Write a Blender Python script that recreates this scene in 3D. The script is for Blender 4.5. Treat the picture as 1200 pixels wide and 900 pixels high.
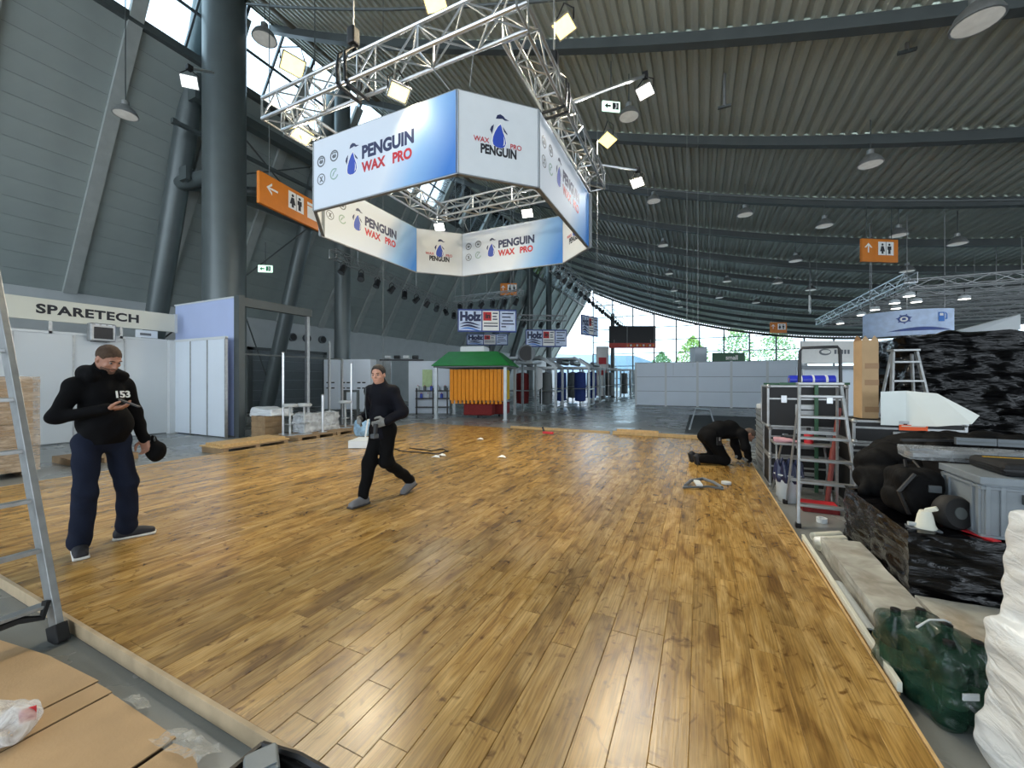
import bpy, bmesh, math, random
import numpy as np
from mathutils import Vector, Matrix, noise as mnoise
random.seed(7)
for o in list(bpy.data.objects): bpy.data.objects.remove(o)
SC = bpy.context.scene; COL = SC.collection
PI = math.pi
def R(d): return math.radians(d)
# ------------------------------------------------------------------ camera
FPX = 465.0; YAW = R(25.3); CH = 1.58; HZ = 445.0
cam = bpy.data.cameras.new('camera'); camo = bpy.data.objects.new('camera', cam); COL.objects.link(camo)
camo.location = (0, 0, CH); camo.rotation_euler = (R(90), 0, YAW)
cam.sensor_fit = 'HORIZONTAL'; cam.sensor_width = 36; cam.lens = 36*FPX/1200
cam.shift_y = -(450-HZ)/1200; cam.clip_start = 0.05; cam.clip_end = 600
SC.camera = camo
# ------------------------------------------------------------------ sky, exposure
SC.view_settings.view_transform = 'Standard'; SC.view_settings.look = 'None'
SC.view_settings.gamma = 1.0; SC.view_settings.use_curve_mapping = False
SC.view_settings.exposure = 0.75
W = bpy.data.worlds.new('world'); SC.world = W; W.use_nodes = True
wn = W.node_tree.nodes; wl = W.node_tree.links
for n in list(wn): wn.remove(n)
wo = wn.new('ShaderNodeOutputWorld'); wb = wn.new('ShaderNodeBackground'); wb.inputs['Strength'].default_value = 2.4
tc = wn.new('ShaderNodeTexCoord'); sx = wn.new('ShaderNodeSeparateXYZ'); wr = wn.new('ShaderNodeValToRGB')
wr.color_ramp.elements[0].position = 0.0; wr.color_ramp.elements[0].color = (0.80, 0.90, 1.0, 1)
wr.color_ramp.elements[1].position = 1.0; wr.color_ramp.elements[1].color = (0.70, 0.84, 1.0, 1)
wl.new(tc.outputs['Generated'], sx.inputs[0]); wl.new(sx.outputs['Z'], wr.inputs[0])
wl.new(wr.outputs[0], wb.inputs['Color']); wl.new(wb.outputs[0], wo.inputs['Surface'])
# ------------------------------------------------------------------ helpers
def ray(px, py):
    u = (px-600)/FPX
    return Vector((-math.sin(YAW)+u*math.cos(YAW), math.cos(YAW)+u*math.sin(YAW), (HZ-py)/FPX))
CAM = Vector((0, 0, CH))
def gz(px, py, z=0.0): d = ray(px, py); return CAM+d*((z-CH)/d.z)
def gy(px, py, y): d = ray(px, py); return CAM+d*(y/d.y)
def gx(px, py, x): d = ray(px, py); return CAM+d*(x/d.x)
def gt(px, py, t): return CAM+ray(px, py)*t
def lin(c):
    c = c/255.0
    return c/12.92 if c <= 0.04045 else ((c+0.055)/1.055)**2.4
def rgb(t): return (lin(t[0]), lin(t[1]), lin(t[2]), 1)
def mat(name, col, rough=0.5, metal=0.0, var=0.12, vs=6.0, bump=0.0, bs=40.0, stretch=(1, 1, 1), coat=0.0, emit=None, es=0.0, alpha=None, rv=0.0):
    m = bpy.data.materials.new(name); m.use_nodes = True
    nt = m.node_tree; N = nt.nodes; L = nt.links
    b = N['Principled BSDF']; b.inputs['Roughness'].default_value = rough; b.inputs['Metallic'].default_value = metal
    c = rgb(col)
    t = N.new('ShaderNodeTexCoord'); mp = N.new('ShaderNodeMapping'); mp.inputs['Scale'].default_value = stretch
    L.new(t.outputs['Object'], mp.inputs['Vector'])
    nz = N.new('ShaderNodeTexNoise'); nz.inputs['Scale'].default_value = vs; nz.inputs['Detail'].default_value = 5
    L.new(mp.outputs[0], nz.inputs['Vector'])
    cr = N.new('ShaderNodeValToRGB')
    cr.color_ramp.elements[0].position = 0.3; cr.color_ramp.elements[1].position = 0.7
    cr.color_ramp.elements[0].color = tuple(x*(1-var) for x in c[:3])+(1,)
    cr.color_ramp.elements[1].color = tuple(min(1, x*(1+var)) for x in c[:3])+(1,)
    L.new(nz.outputs['Fac'], cr.inputs[0]); L.new(cr.outputs[0], b.inputs['Base Color'])
    if rv:
        mr = N.new('ShaderNodeMapRange'); mr.inputs['From Min'].default_value = .3; mr.inputs['From Max'].default_value = .7
        mr.inputs['To Min'].default_value = max(0, rough-rv); mr.inputs['To Max'].default_value = min(1, rough+rv)
        L.new(nz.outputs['Fac'], mr.inputs['Value']); L.new(mr.outputs[0], b.inputs['Roughness'])
    if bump:
        n2 = N.new('ShaderNodeTexNoise'); n2.inputs['Scale'].default_value = bs; n2.inputs['Detail'].default_value = 4
        L.new(mp.outputs[0], n2.inputs['Vector'])
        bp = N.new('ShaderNodeBump'); bp.inputs['Strength'].default_value = bump; bp.inputs['Distance'].default_value = 0.02
        L.new(n2.outputs['Fac'], bp.inputs['Height']); L.new(bp.outputs[0], b.inputs['Normal'])
    if coat: b.inputs['Coat Weight'].default_value = coat; b.inputs['Coat Roughness'].default_value = 0.12
    if emit: b.inputs['Emission Color'].default_value = rgb(emit); b.inputs['Emission Strength'].default_value = es
    if alpha is not None: b.inputs['Alpha'].default_value = alpha
    return m
def glass_mat(name, tint=(235, 245, 248), gloss=0.10):
    m = bpy.data.materials.new(name); m.use_nodes = True
    N = m.node_tree.nodes; L = m.node_tree.links
    for n in list(N): N.remove(n)
    o = N.new('ShaderNodeOutputMaterial'); mx = N.new('ShaderNodeMixShader'); tr = N.new('ShaderNodeBsdfTransparent'); gl = N.new('ShaderNodeBsdfGlossy')
    tr.inputs['Color'].default_value = rgb(tint); gl.inputs['Roughness'].default_value = 0.05
    fr = N.new('ShaderNodeFresnel'); fr.inputs['IOR'].default_value = 1.35
    L.new(fr.outputs[0], mx.inputs[0]); L.new(tr.outputs[0], mx.inputs[1]); L.new(gl.outputs[0], mx.inputs[2]); L.new(mx.outputs[0], o.inputs['Surface'])
    return m
def film_mat(name, col=(225, 228, 228), opac=0.35, rough=0.15, bs=30, stretch=(1, 1, 1), bump=1.0):
    m = bpy.data.materials.new(name); m.use_nodes = True
    N = m.node_tree.nodes; L = m.node_tree.links; b = N['Principled BSDF']
    b.inputs['Base Color'].default_value = rgb(col); b.inputs['Roughness'].default_value = rough
    t = N.new('ShaderNodeTexCoord'); mp = N.new('ShaderNodeMapping'); mp.inputs['Scale'].default_value = stretch
    L.new(t.outputs['Object'], mp.inputs['Vector'])
    nz = N.new('ShaderNodeTexNoise'); nz.inputs['Scale'].default_value = bs; nz.inputs['Detail'].default_value = 6; nz.inputs['Distortion'].default_value = .6
    L.new(mp.outputs[0], nz.inputs['Vector'])
    bp = N.new('ShaderNodeBump'); bp.inputs['Strength'].default_value = bump; bp.inputs['Distance'].default_value = 0.03
    L.new(nz.outputs['Fac'], bp.inputs['Height']); L.new(bp.outputs[0], b.inputs['Normal'])
    mr = N.new('ShaderNodeMapRange'); mr.inputs['From Min'].default_value = .35; mr.inputs['From Max'].default_value = .7
    mr.inputs['To Min'].default_value = opac*.5; mr.inputs['To Max'].default_value = min(1, opac*1.6)
    L.new(nz.outputs['Fac'], mr.inputs['Value']); L.new(mr.outputs[0], b.inputs['Alpha'])
    return m
class MB:
    """collects geometry; build() links it as ONE mesh object"""
    def __init__(s, root=None):
        s.v = []; s.f = []; s.off = Vector(root.location) if root is not None else Vector((0, 0, 0))
    def add(s, vs, fs):
        b = len(s.v); s.v += [Vector(v)-s.off for v in vs]; s.f += [tuple(b+i for i in f) for f in fs]; return s
    def box(s, c, d, rz=0.0, rot=None):
        c = Vector(c); h = Vector(d)/2
        m = rot if rot is not None else Matrix.Rotation(rz, 3, 'Z')
        vs = [c+m@Vector((sx*h.x, sy*h.y, sz*h.z)) for sx in (-1, 1) for sy in (-1, 1) for sz in (-1, 1)]
        return s.add(vs, [(0, 1, 3, 2), (4, 6, 7, 5), (0, 4, 5, 1), (2, 3, 7, 6), (0, 2, 6, 4), (1, 5, 7, 3)])
    def b2(s, a, b): a = Vector(a); b = Vector(b); return s.box((a+b)/2, (abs(b.x-a.x), abs(b.y-a.y), abs(b.z-a.z)))
    def bar(s, p0, p1, w, h, up=(0, 0, 1)):
        p0 = Vector(p0); p1 = Vector(p1); y = (p1-p0); l = y.length; y.normalize(); up = Vector(up)
        x = y.cross(up)
        if x.length < 1e-4: x = y.cross(Vector((1, 0, 0)))
        x.normalize(); z = x.cross(y)
        m = Matrix((x, y, z)).transposed()
        return s.box((p0+p1)/2, (w, l, h), rot=m)
    def tube(s, p0, p1, r, n=8, r2=None, cap=True):
        p0 = Vector(p0); p1 = Vector(p1); r2 = r if r2 is None else r2
        d = (p1-p0).normalized(); x = d.orthogonal().normalized(); y = d.cross(x)
        vs = []
        for p, rr in ((p0, r), (p1, r2)):
            for i in range(n):
                a = 2*PI*i/n; vs.append(p+(x*math.cos(a)+y*math.sin(a))*rr)
        fs = [(i, (i+1) % n, n+(i+1) % n, n+i) for i in range(n)]
        if cap: fs += [tuple(range(n-1, -1, -1)), tuple(range(n, 2*n))]
        return s.add(vs, fs)
    def path(s, pts, r, n=6):
        pts = [Vector(p) for p in pts]; vs = []; ref = None
        for i, p in enumerate(pts):
            d = (pts[min(i+1, len(pts)-1)]-pts[max(i-1, 0)]).normalized()
            x = d.orthogonal().normalized() if ref is None else (ref-d*ref.dot(d)).normalized()
            ref = x; y = d.cross(x)
            rr = r[i] if isinstance(r, (list, tuple)) else r
            for k in range(n):
                a = 2*PI*k/n; vs.append(p+(x*math.cos(a)+y*math.sin(a))*rr)
        fs = []
        for i in range(len(pts)-1):
            for k in range(n): fs.append((i*n+k, i*n+(k+1) % n, (i+1)*n+(k+1) % n, (i+1)*n+k))
        fs += [tuple(range(n-1, -1, -1)), tuple((len(pts)-1)*n+k for k in range(n))]
        return s.add(vs, fs)
    def prism(s, pts, t):
        t = Vector(t); pts = [Vector(p) for p in pts]; n = len(pts)
        fs = [tuple(range(n-1, -1, -1)), tuple(range(n, 2*n))]+[(i, (i+1) % n, n+(i+1) % n, n+i) for i in range(n)]
        return s.add(pts+[p+t for p in pts], fs)
    def lathe(s, prof, n=20, c=(0, 0, 0), ax=None):
        c = Vector(c); m = Matrix.Identity(3)
        if ax is not None: m = Vector((0, 0, 1)).rotation_difference(Vector(ax)).to_matrix()
        vs = []
        for r, z in prof:
            for i in range(n):
                a = 2*PI*i/n; vs.append(c+m@Vector((r*math.cos(a), r*math.sin(a), z)))
        fs = []
        for j in range(len(prof)-1):
            for i in range(n): fs.append((j*n+i, j*n+(i+1) % n, (j+1)*n+(i+1) % n, (j+1)*n+i))
        if prof[0][0] > 1e-5: fs.append(tuple(range(n-1, -1, -1)))
        if prof[-1][0] > 1e-5: fs.append(tuple((len(prof)-1)*n+i for i in range(n)))
        return s.add(vs, fs)
    def ball(s, c, r, n=12, m=8):
        rr = r if isinstance(r, (tuple, list)) else (r, r, r); c = Vector(c)
        vs = [c+Vector((0, 0, -rr[2]))]
        for j in range(1, m):
            p = -PI/2+PI*j/m
            for i in range(n): a = 2*PI*i/n; vs.append(c+Vector((rr[0]*math.cos(p)*math.cos(a), rr[1]*math.cos(p)*math.sin(a), rr[2]*math.sin(p))))
        vs.append(c+Vector((0, 0, rr[2]))); fs = []
        for i in range(n): fs.append((0, 1+(i+1) % n, 1+i))
        for j in range(m-2):
            for i in range(n): fs.append((1+j*n+i, 1+j*n+(i+1) % n, 1+(j+1)*n+(i+1) % n, 1+(j+1)*n+i))
        l = len(vs)-1
        for i in range(n): fs.append((1+(m-2)*n+i, 1+(m-2)*n+(i+1) % n, l))
        return s.add(vs, fs)
    def mesh(s, name, m, smooth=False, recalc=True):
        me = bpy.data.meshes.new(name); me.from_pydata([tuple(v) for v in s.v], [], s.f)
        if recalc:
            bm = bmesh.new(); bm.from_mesh(me); bmesh.ops.recalc_face_normals(bm, faces=bm.faces); bm.to_mesh(me); bm.free()
        if m is not None: me.materials.append(m)
        if smooth:
            me.shade_smooth()
            if smooth is not True: me.set_sharp_from_angle(angle=R(smooth))
        return me
    def build(s, name, m, parent=None, smooth=False, bevel=0, recalc=True):
        o = bpy.data.objects.new(name, s.mesh(name, m, smooth, recalc)); COL.objects.link(o)
        if parent is not None: o.parent = parent
        if bevel:
            b = o.modifiers.new('bevel', 'BEVEL'); b.width = bevel; b.segments = 2; b.limit_method = 'ANGLE'
        return o
def tag(o, label=None, cat=None, group=None, kind=None):
    if label: o['label'] = label
    if cat: o['category'] = cat
    if group: o['group'] = group
    if kind: o['kind'] = kind
    return o
def T(name, label, cat, loc=(0, 0, 0), rz=0.0, group=None, kind=None):
    o = bpy.data.objects.new(name, None); COL.objects.link(o); o.empty_display_size = .1
    o.location = loc; o.rotation_euler = (0, 0, rz); return tag(o, label, cat, group, kind)
def inst(src, name, parent, loc=(0, 0, 0), rot=(0, 0, 0), scale=None):
    o = bpy.data.objects.new(name, src); COL.objects.link(o); o.parent = parent; o.location = loc; o.rotation_euler = rot
    if scale: o.scale = scale
    return o
ORD = ['first', 'second', 'third', 'fourth', 'fifth', 'sixth', 'seventh', 'eighth', 'ninth', 'tenth', 'eleventh', 'twelfth', 'thirteenth', 'fourteenth', 'fifteenth', 'sixteenth', 'seventeenth', 'eighteenth', 'nineteenth', 'twentieth', 'twenty-first', 'twenty-second', 'twenty-third', 'twenty-fourth']
def kids(o): return [c for c in bpy.data.objects if c.parent == o]
def dup(root, loc, rz=None, label=None):
    r = root.copy(); COL.objects.link(r); r.location = loc
    if rz is not None: r.rotation_euler = (0, 0, rz)
    if label: r['label'] = label
    for ch in kids(root):
        c = ch.copy(); COL.objects.link(c); c.parent = r
        for g in kids(ch):
            d = g.copy(); COL.objects.link(d); d.parent = c
    return r
def text(s, size, m, parent, M, name='lettering', bold=0.0, sx=1.0, align='CENTER', ext=0.001, space=1.0):
    """flat lettering laid in the plane of matrix M (x right, y up, z out)"""
    cu = bpy.data.curves.new('t', 'FONT'); cu.body = s; cu.size = size; cu.align_x = align; cu.align_y = 'CENTER'
    cu.offset = bold; cu.extrude = ext; cu.resolution_u = 4; cu.space_character = space
    to = bpy.data.objects.new('t', cu); COL.objects.link(to)
    dg = bpy.context.evaluated_depsgraph_get(); me = bpy.data.meshes.new_from_object(to.evaluated_get(dg))
    bpy.data.objects.remove(to); me.materials.clear(); me.materials.append(m)
    o = bpy.data.objects.new(name, me); COL.objects.link(o); o.parent = parent
    o.matrix_local = M @ Matrix.Diagonal((sx, 1, 1, 1)); return o
def plane(o, x, y):
    """matrix of a plane: origin, right vector, up vector"""
    x = Vector(x).normalized(); y = Vector(y).normalized(); z = x.cross(y)
    m = Matrix((x, y, z)).transposed().to_4x4(); m.translation = Vector(o); return m
def flat(M, pts, m, parent, name, th=0.002):
    """a flat printed outline (2D points) on plane M"""
    mb = MB(); mb.prism([(p[0], p[1], 0) for p in pts], (0, 0, th)); o = mb.build(name, m, parent); o.matrix_local = M; return o
def lift(M, d): return M @ Matrix.Translation((0, 0, d))
def ell2(cx, cy, rx, ry, n=20, a0=0, a1=2*PI):
    return [(cx+rx*math.cos(a0+(a1-a0)*i/n), cy+ry*math.sin(a0+(a1-a0)*i/n)) for i in range(n)]
# ---- signed distance fields -> smooth organic meshes (bodies, cloth)
class Field:
    def __init__(s, lo, hi, res):
        s.lo = np.array(lo, float); s.res = res
        s.n = np.ceil((np.array(hi)-s.lo)/res).astype(int)+1
        s.D = np.full(tuple(s.n), 0.2, np.float32)
    def blk(s, lo, hi, pad):
        a = np.clip(np.floor((np.array(lo)-pad-s.lo)/s.res).astype(int), 0, s.n-1)
        b = np.clip(np.ceil((np.array(hi)+pad-s.lo)/s.res).astype(int)+1, 1, s.n)
        sl = tuple(slice(x, y) for x, y in zip(a, b))
        ax = [s.lo[i]+s.res*np.arange(a[i], b[i]) for i in range(3)]
        return sl, np.stack(np.meshgrid(*ax, indexing='ij'), -1).astype(np.float32)
    def mix(s, sl, d, k, sub):
        A = s.D[sl]
        if sub:
            h = np.clip(.5-.5*(A+d)/k, 0, 1); s.D[sl] = A*(1-h)+(-d)*h+k*h*(1-h)
        else:
            h = np.clip(.5+.5*(A-d)/k, 0, 1); s.D[sl] = A*(1-h)+d*h-k*h*(1-h)
    def cone(s, p0, p1, r0, r1=None, k=.02, sub=False, sq=None):
        r1 = r0 if r1 is None else r1; p0 = np.array(p0, float); p1 = np.array(p1, float); r = max(r0, r1)
        sl, P = s.blk(np.minimum(p0, p1)-r, np.maximum(p0, p1)+r, max(.03, k*1.5))
        if P.size == 0: return s
        ba = p1-p0; q = P-p0; h = np.clip((q@ba)/max(1e-9, ba@ba), 0, 1)
        d = np.linalg.norm(q-h[..., None]*ba, axis=-1)-(r0+(r1-r0)*h); s.mix(sl, d, k, sub); return s
    def ell(s, c, r, k=.02, M=None, sub=False):
        c = np.array(c, float); r = np.array(r, float); rm = r.max()
        sl, P = s.blk(c-rm, c+rm, max(.03, k*1.5)); q = P-c
        if P.size == 0: return s
        if M is not None: q = q@np.array(M)      # columns of M = local axes in world
        k0 = np.linalg.norm(q/r, axis=-1); k1 = np.linalg.norm(q/r**2, axis=-1)+1e-9
        s.mix(sl, k0*(k0-1)/k1, k, sub); return s
    def rbox(s, c, h, rd=.02, k=.02, M=None, sub=False):
        c = np.array(c, float); h = np.array(h, float); rm = np.linalg.norm(h)
        sl, P = s.blk(c-rm, c+rm, max(.03, k*1.5)); q = P-c
        if M is not None: q = q@np.array(M)
        q = np.abs(q)-(h-rd)
        d = np.linalg.norm(np.maximum(q, 0), axis=-1)+np.minimum(q.max(-1), 0)-rd; s.mix(sl, d, k, sub); return s
    def warp(s, fn):
        ax = [s.lo[i]+s.res*np.arange(s.n[i]) for i in range(3)]
        X, Y, Z = np.meshgrid(*ax, indexing='ij'); s.D = s.D+fn(X, Y, Z).astype(np.float32)
    def mesh(s, name, m, parent=None, loc=None):
        D = s.D; I = D < 0; n = s.n
        c = [I[i:n[0]-1+i, j:n[1]-1+j, k:n[2]-1+k] for i in (0, 1) for j in (0, 1) for k in (0, 1)]
        al = c[0] & c[1] & c[2] & c[3] & c[4] & c[5] & c[6] & c[7]; an = c[0] | c[1] | c[2] | c[3] | c[4] | c[5] | c[6] | c[7]
        act = an & ~al; idx = np.argwhere(act); mp = np.full(act.shape, -1, np.int32); mp[act] = np.arange(len(idx))
        offs = np.array([(i, j, k) for i in (0, 1) for j in (0, 1) for k in (0, 1)])
        vals = np.stack([D[idx[:, 0]+o[0], idx[:, 1]+o[1], idx[:, 2]+o[2]] for o in offs], 1)
        acc = np.zeros((len(idx), 3)); cnt = np.zeros(len(idx))
        for a in range(8):
            for b in range(a+1, 8):
                if abs(offs[a]-offs[b]).sum() != 1: continue
                va, vb = vals[:, a], vals[:, b]; x = (va < 0) != (vb < 0)
                t = np.where(x, va/np.where(x, va-vb, 1), 0)
                acc += np.where(x[:, None], offs[a]+(offs[b]-offs[a])*t[:, None], 0); cnt += x
        V = s.lo+(idx+acc/cnt[:, None])*s.res
        F = []
        for ax in range(3):
            u, v = (ax+1) % 3, (ax+2) % 3
            s0 = [slice(1, n[i]-1) for i in range(3)]; s0[ax] = slice(0, n[ax]-1)
            s1 = list(s0); s1[ax] = slice(1, n[ax])
            a = I[tuple(s0)]; b = I[tuple(s1)]; e = np.argwhere(a != b)
            if len(e) == 0: continue
            fl = a[tuple(e.T)]
            base = e.copy(); base[:, u] += 1; base[:, v] += 1
            def cell(du, dv):
                q = base.copy(); q[:, u] += du; q[:, v] += dv; return mp[tuple(q.T)]
            A, B, C_, E = cell(-1, -1), cell(0, -1), cell(0, 0), cell(-1, 0)
            q = np.stack([A, B, C_, E], 1); q[~fl] = q[~fl][:, ::-1]; F.append(q)
        F = np.concatenate(F); F = F[(F >= 0).all(1)]
        me = bpy.data.meshes.new(name); me.from_pydata(V.tolist(), [], F.tolist()); me.materials.append(m); me.shade_smooth()
        o = bpy.data.objects.new(name, me); COL.objects.link(o)
        if parent is not None: o.parent = parent
        if loc is not None: o.location = loc
        return o
# ------------------------------------------------------------------ materials
m_conc = mat('polished_concrete', (126, 129, 127), .28, 0, .18, .7, .06, 60, rv=.12)
m_clad = mat('grey_cladding', (152, 162, 160), .5, .1, .08, 1.2, .04, 18)
m_rib = mat('grey_rib', (166, 172, 170), .5, .1, .08, 3)
m_white = mat('white_wall_paint', (178, 184, 186), .6, 0, .05, 2)
m_roof = mat('roof_deck_metal', (176, 180, 170), .45, .1, .08, .6)
m_beam = mat('dark_beam_paint', (84, 90, 90), .5, .2, .1, 2)
m_col = mat('anthracite_column_paint', (92, 101, 102), .38, .25, .06, 2)
m_duct = mat('dark_duct', (104, 98, 84), .5, .2, .12, 2)
m_mull = mat('mullion_grey', (92, 98, 102), .4, .4, .05, 3)
m_glass = glass_mat('clear_glass')
m_alu = mat('aluminium', (200, 203, 205), .28, .9, .08, 8, .05, 60)
m_alud = mat('dull_aluminium', (164, 166, 166), .4, .7, .12, 12, .08, 50)
m_steel = mat('steel_wire', (150, 152, 152), .4, .6)
m_black = mat('black_plastic', (20, 20, 22), .45, 0, .2, 10)
m_rubber = mat('black_rubber', (18, 18, 19), .7, 0, .2, 10)
m_panel = mat('white_booth_panel', (206, 211, 213), .42, 0, .025, 1.0)
m_panelg = mat('grey_white_booth_panel', (216, 225, 234), .42, 0, .025, 1.0)
m_lav = mat('lavender_panel', (176, 190, 226), .45, 0, .03, 1)
m_cream = mat('cream_fascia', (214, 214, 200), .5, 0, .03, 2)
m_ink = mat('dark_ink', (32, 34, 40), .6, 0, .03)
m_navy = mat('navy_ink', (34, 44, 84), .5, 0, .03)
m_red = mat('red_ink', (190, 36, 46), .5, 0, .03)
m_blue = mat('royal_blue_ink', (48, 78, 178), .5, 0, .05)
m_sky = mat('bright_blue_ink', (36, 112, 196), .5, 0, .05)
m_greyink = mat('grey_ink', (98, 104, 110), .5, 0, .05)
m_greenink = mat('pale_green_ink', (150, 178, 168), .5, 0, .05)
m_orange = mat('orange_sign', (214, 122, 22), .45, 0, .05)
m_whiteink = mat('white_ink', (236, 236, 232), .5, 0, .03)
m_lampglow = mat('warm_lamp_glass', (255, 240, 190), .3, emit=(255, 224, 120), es=1.7)
m_coolglow = mat('cool_lamp_glass', (255, 255, 255), .3, emit=(255, 252, 240), es=5)
m_exit = mat('lit_exit_sign', (225, 245, 232), .4, emit=(205, 245, 222), es=.8)
m_green = mat('green_roof_sheet', (14, 120, 40), .45, 0, .12, 3)
m_yellow = mat('tool_yellow', (226, 176, 24), .4, 0, .05)
m_card = mat('cardboard', (178, 148, 110), .75, 0, .08, 5, .1, 80)
m_cardd = mat('cardboard_tape', (150, 116, 80), .5, 0, .08, 5)
m_cardedge = mat('cardboard_cut_edge', (70, 52, 36), .9, 0, .2, 30)
m_pine = mat('pine_timber', (198, 164, 112), .55, 0, .15, 6, .08, 60, stretch=(3, 3, .6))
m_pine2 = mat('weathered_pallet_timber', (150, 124, 92), .75, 0, .22, 6, .1, 50)
m_skin = mat('skin', (196, 146, 122), .5, 0, .06, 14)
m_black_film = film_mat('black_stretch_film', (5, 5, 7), 9.0, .10, 3.2, (1, 1, 4), 1.0)
m_black_film.node_tree.nodes['Principled BSDF'].inputs['Specular IOR Level'].default_value = .32
m_white_film = film_mat('white_stretch_film', (218, 222, 224), 9.0, .28, 4, (1, 1, 4), .8)
m_clear_film = film_mat('clear_plastic_film', (222, 224, 222), .32, .12, 22)
m_greenglass = film_mat('dark_green_plastic_wrap', (22, 62, 44), 1.2, .1, 14, (1, 1, 1), .9)
def wood_mat():
    m = bpy.data.materials.new('oak_laminate'); m.use_nodes = True
    N = m.node_tree.nodes; L = m.node_tree.links; b = N['Principled BSDF']
    g = N.new('ShaderNodeNewGeometry'); oi = N.new('ShaderNodeObjectInfo')
    ad = N.new('ShaderNodeMath'); ad.operation = 'ADD'; L.new(oi.outputs['Random'], ad.inputs[0]); L.new(g.outputs['Random Per Island'], ad.inputs[1])
    ml = N.new('ShaderNodeMath'); ml.operation = 'MULTIPLY'; ml.inputs[1].default_value = 61.7; L.new(ad.outputs[0], ml.inputs[0])
    cb = N.new('ShaderNodeCombineXYZ'); L.new(ml.outputs[0], cb.inputs['X']); L.new(ml.outputs[0], cb.inputs['Y']); L.new(ml.outputs[0], cb.inputs['Z'])
    va = N.new('ShaderNodeVectorMath'); va.operation = 'ADD'; L.new(g.outputs['Position'], va.inputs[0]); L.new(cb.outputs[0], va.inputs[1])
    def nz(scale, sc, det, dist):
        mp = N.new('ShaderNodeMapping'); mp.inputs['Scale'].default_value = scale; L.new(va.outputs[0], mp.inputs['Vector'])
        n = N.new('ShaderNodeTexNoise'); n.inputs['Scale'].default_value = sc; n.inputs['Detail'].default_value = det; n.inputs['Distortion'].default_value = dist
        L.new(mp.outputs[0], n.inputs['Vector']); return n
    n1 = nz((8, 2.2, 1), 1.0, 5, 1.0); n2 = nz((120, 4.0, 1), 1.0, 4, .5); n3 = nz((5.5, 4.2, 1), 1.2, 4, 2.6)
    r1 = N.new('ShaderNodeValToRGB'); e = r1.color_ramp.elements
    e[0].position = .30; e[0].color = rgb((126, 94, 52)); e[1].position = .70; e[1].color = rgb((196, 164, 110))
    q = r1.color_ramp.elements.new(.48); q.color = rgb((168, 134, 80))
    L.new(n1.outputs['Fac'], r1.inputs[0])
    r2 = N.new('ShaderNodeValToRGB'); e = r2.color_ramp.elements; e[0].position = .35; e[0].color = (.66, .65, .63, 1); e[1].position = .62; e[1].color = (1.08, 1.08, 1.08, 1)
    L.new(n2.outputs['Fac'], r2.inputs[0])
    r3 = N.new('ShaderNodeValToRGB'); e = r3.color_ramp.elements; e[0].position = .27; e[0].color = (.36, .29, .24, 1); e[1].position = .41; e[1].color = (1, 1, 1, 1)
    L.new(n3.outputs['Fac'], r3.inputs[0])
    def mul(a, c2):
        x = N.new('ShaderNodeMix'); x.data_type = 'RGBA'; x.blend_type = 'MULTIPLY'; x.inputs['Factor'].default_value = 1
        L.new(a, x.inputs[6]); L.new(c2, x.inputs[7]); return x.outputs[2]
    hv = N.new('ShaderNodeHueSaturation')
    fr = N.new('ShaderNodeMath'); fr.operation = 'FRACT'; L.new(ml.outputs[0], fr.inputs[0])
    mr = N.new('ShaderNodeMapRange'); mr.inputs['To Min'].default_value = .74; mr.inputs['To Max'].default_value = 1.10; L.new(fr.outputs[0], mr.inputs['Value'])
    L.new(mr.outputs[0], hv.inputs['Value']); hv.inputs['Saturation'].default_value = 1.06
    L.new(mul(mul(r1.outputs[0], r2.outputs[0]), r3.outputs[0]), hv.inputs['Color'])
    L.new(hv.outputs[0], b.inputs['Base Color'])
    b.inputs['Roughness'].default_value = .27; b.inputs['Specular IOR Level'].default_value = .6
    bp = N.new('ShaderNodeBump'); bp.inputs['Strength'].default_value = .10; bp.inputs['Distance'].default_value = .004
    L.new(n2.outputs['Fac'], bp.inputs['Height']); L.new(bp.outputs[0], b.inputs['Normal'])
    return m
m_oak = wood_mat()

# ------------------------------------------------------------------ the hall
def roofz(x): return CH+4.7+.00786*(x-18)**2
GY = 57.3                                    # plane of the far glazed gable
fl = MB().b2((-20, -14, -.3), (50, GY, 0)).build('floor', m_conc)
tag(fl, 'dark polished concrete floor of the exhibition hall', 'floor', kind='structure')
gnd = MB().b2((-90, GY+.2, -.5), (120, 190, -.05)).build('ground', mat('outdoor_paving', (150, 156, 150), .8))
tag(gnd, 'pale paved ground outside beyond the glazed gable', 'ground', kind='structure')
# left wall: white base, inclined cladding in courses, ribs
wall = T('wall_left', 'tall inward leaning grey cladding wall with slanting ribs', 'wall', (-20, 0, 0), kind='structure')
P0 = Vector((-20, 0, 4.65)); UP = Vector((4.6, 0, 7.65)); LEN = UP.length; UPN = UP.normalized(); OUT = Vector((UPN.z, 0, -UPN.x))
w0 = Vector((-20, 0, 0))
wb_ = MB(wall).b2((-20.3, -14, 0), (-20, GY, 4.65)).build('base_wall', m_white, wall)
NC = 16; ch = LEN/NC; bay = 2.55
def clad(mb, o):
    a = o-w0
    for q in (0,):
        pts = [a+UPN*.004, a+UPN*(ch-.004)]
        mb.prism([pts[0]+Vector((0, .02, 0)), pts[0]+Vector((0, bay-.02, 0)), pts[1]+Vector((0, bay-.02, 0)), pts[1]+Vector((0, .02, 0))], -OUT*.06)
mb = MB(); clad(mb, w0); me_c = mb.mesh('cladding_panel', m_clad)
y0 = 5.94-bay*3
rest = MB()
for b in range(0, 24):
    for c in range(NC):
        o = P0+UPN*(ch*c)+Vector((0, y0+b*bay, 0))
        if b < 18: inst(me_c, 'cladding_panel', wall, o-w0)
        else:
            if o.y+bay < GY: clad(rest, o)
o = rest.build('far_cladding', m_clad, wall); o['kind'] = 'stuff'
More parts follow.
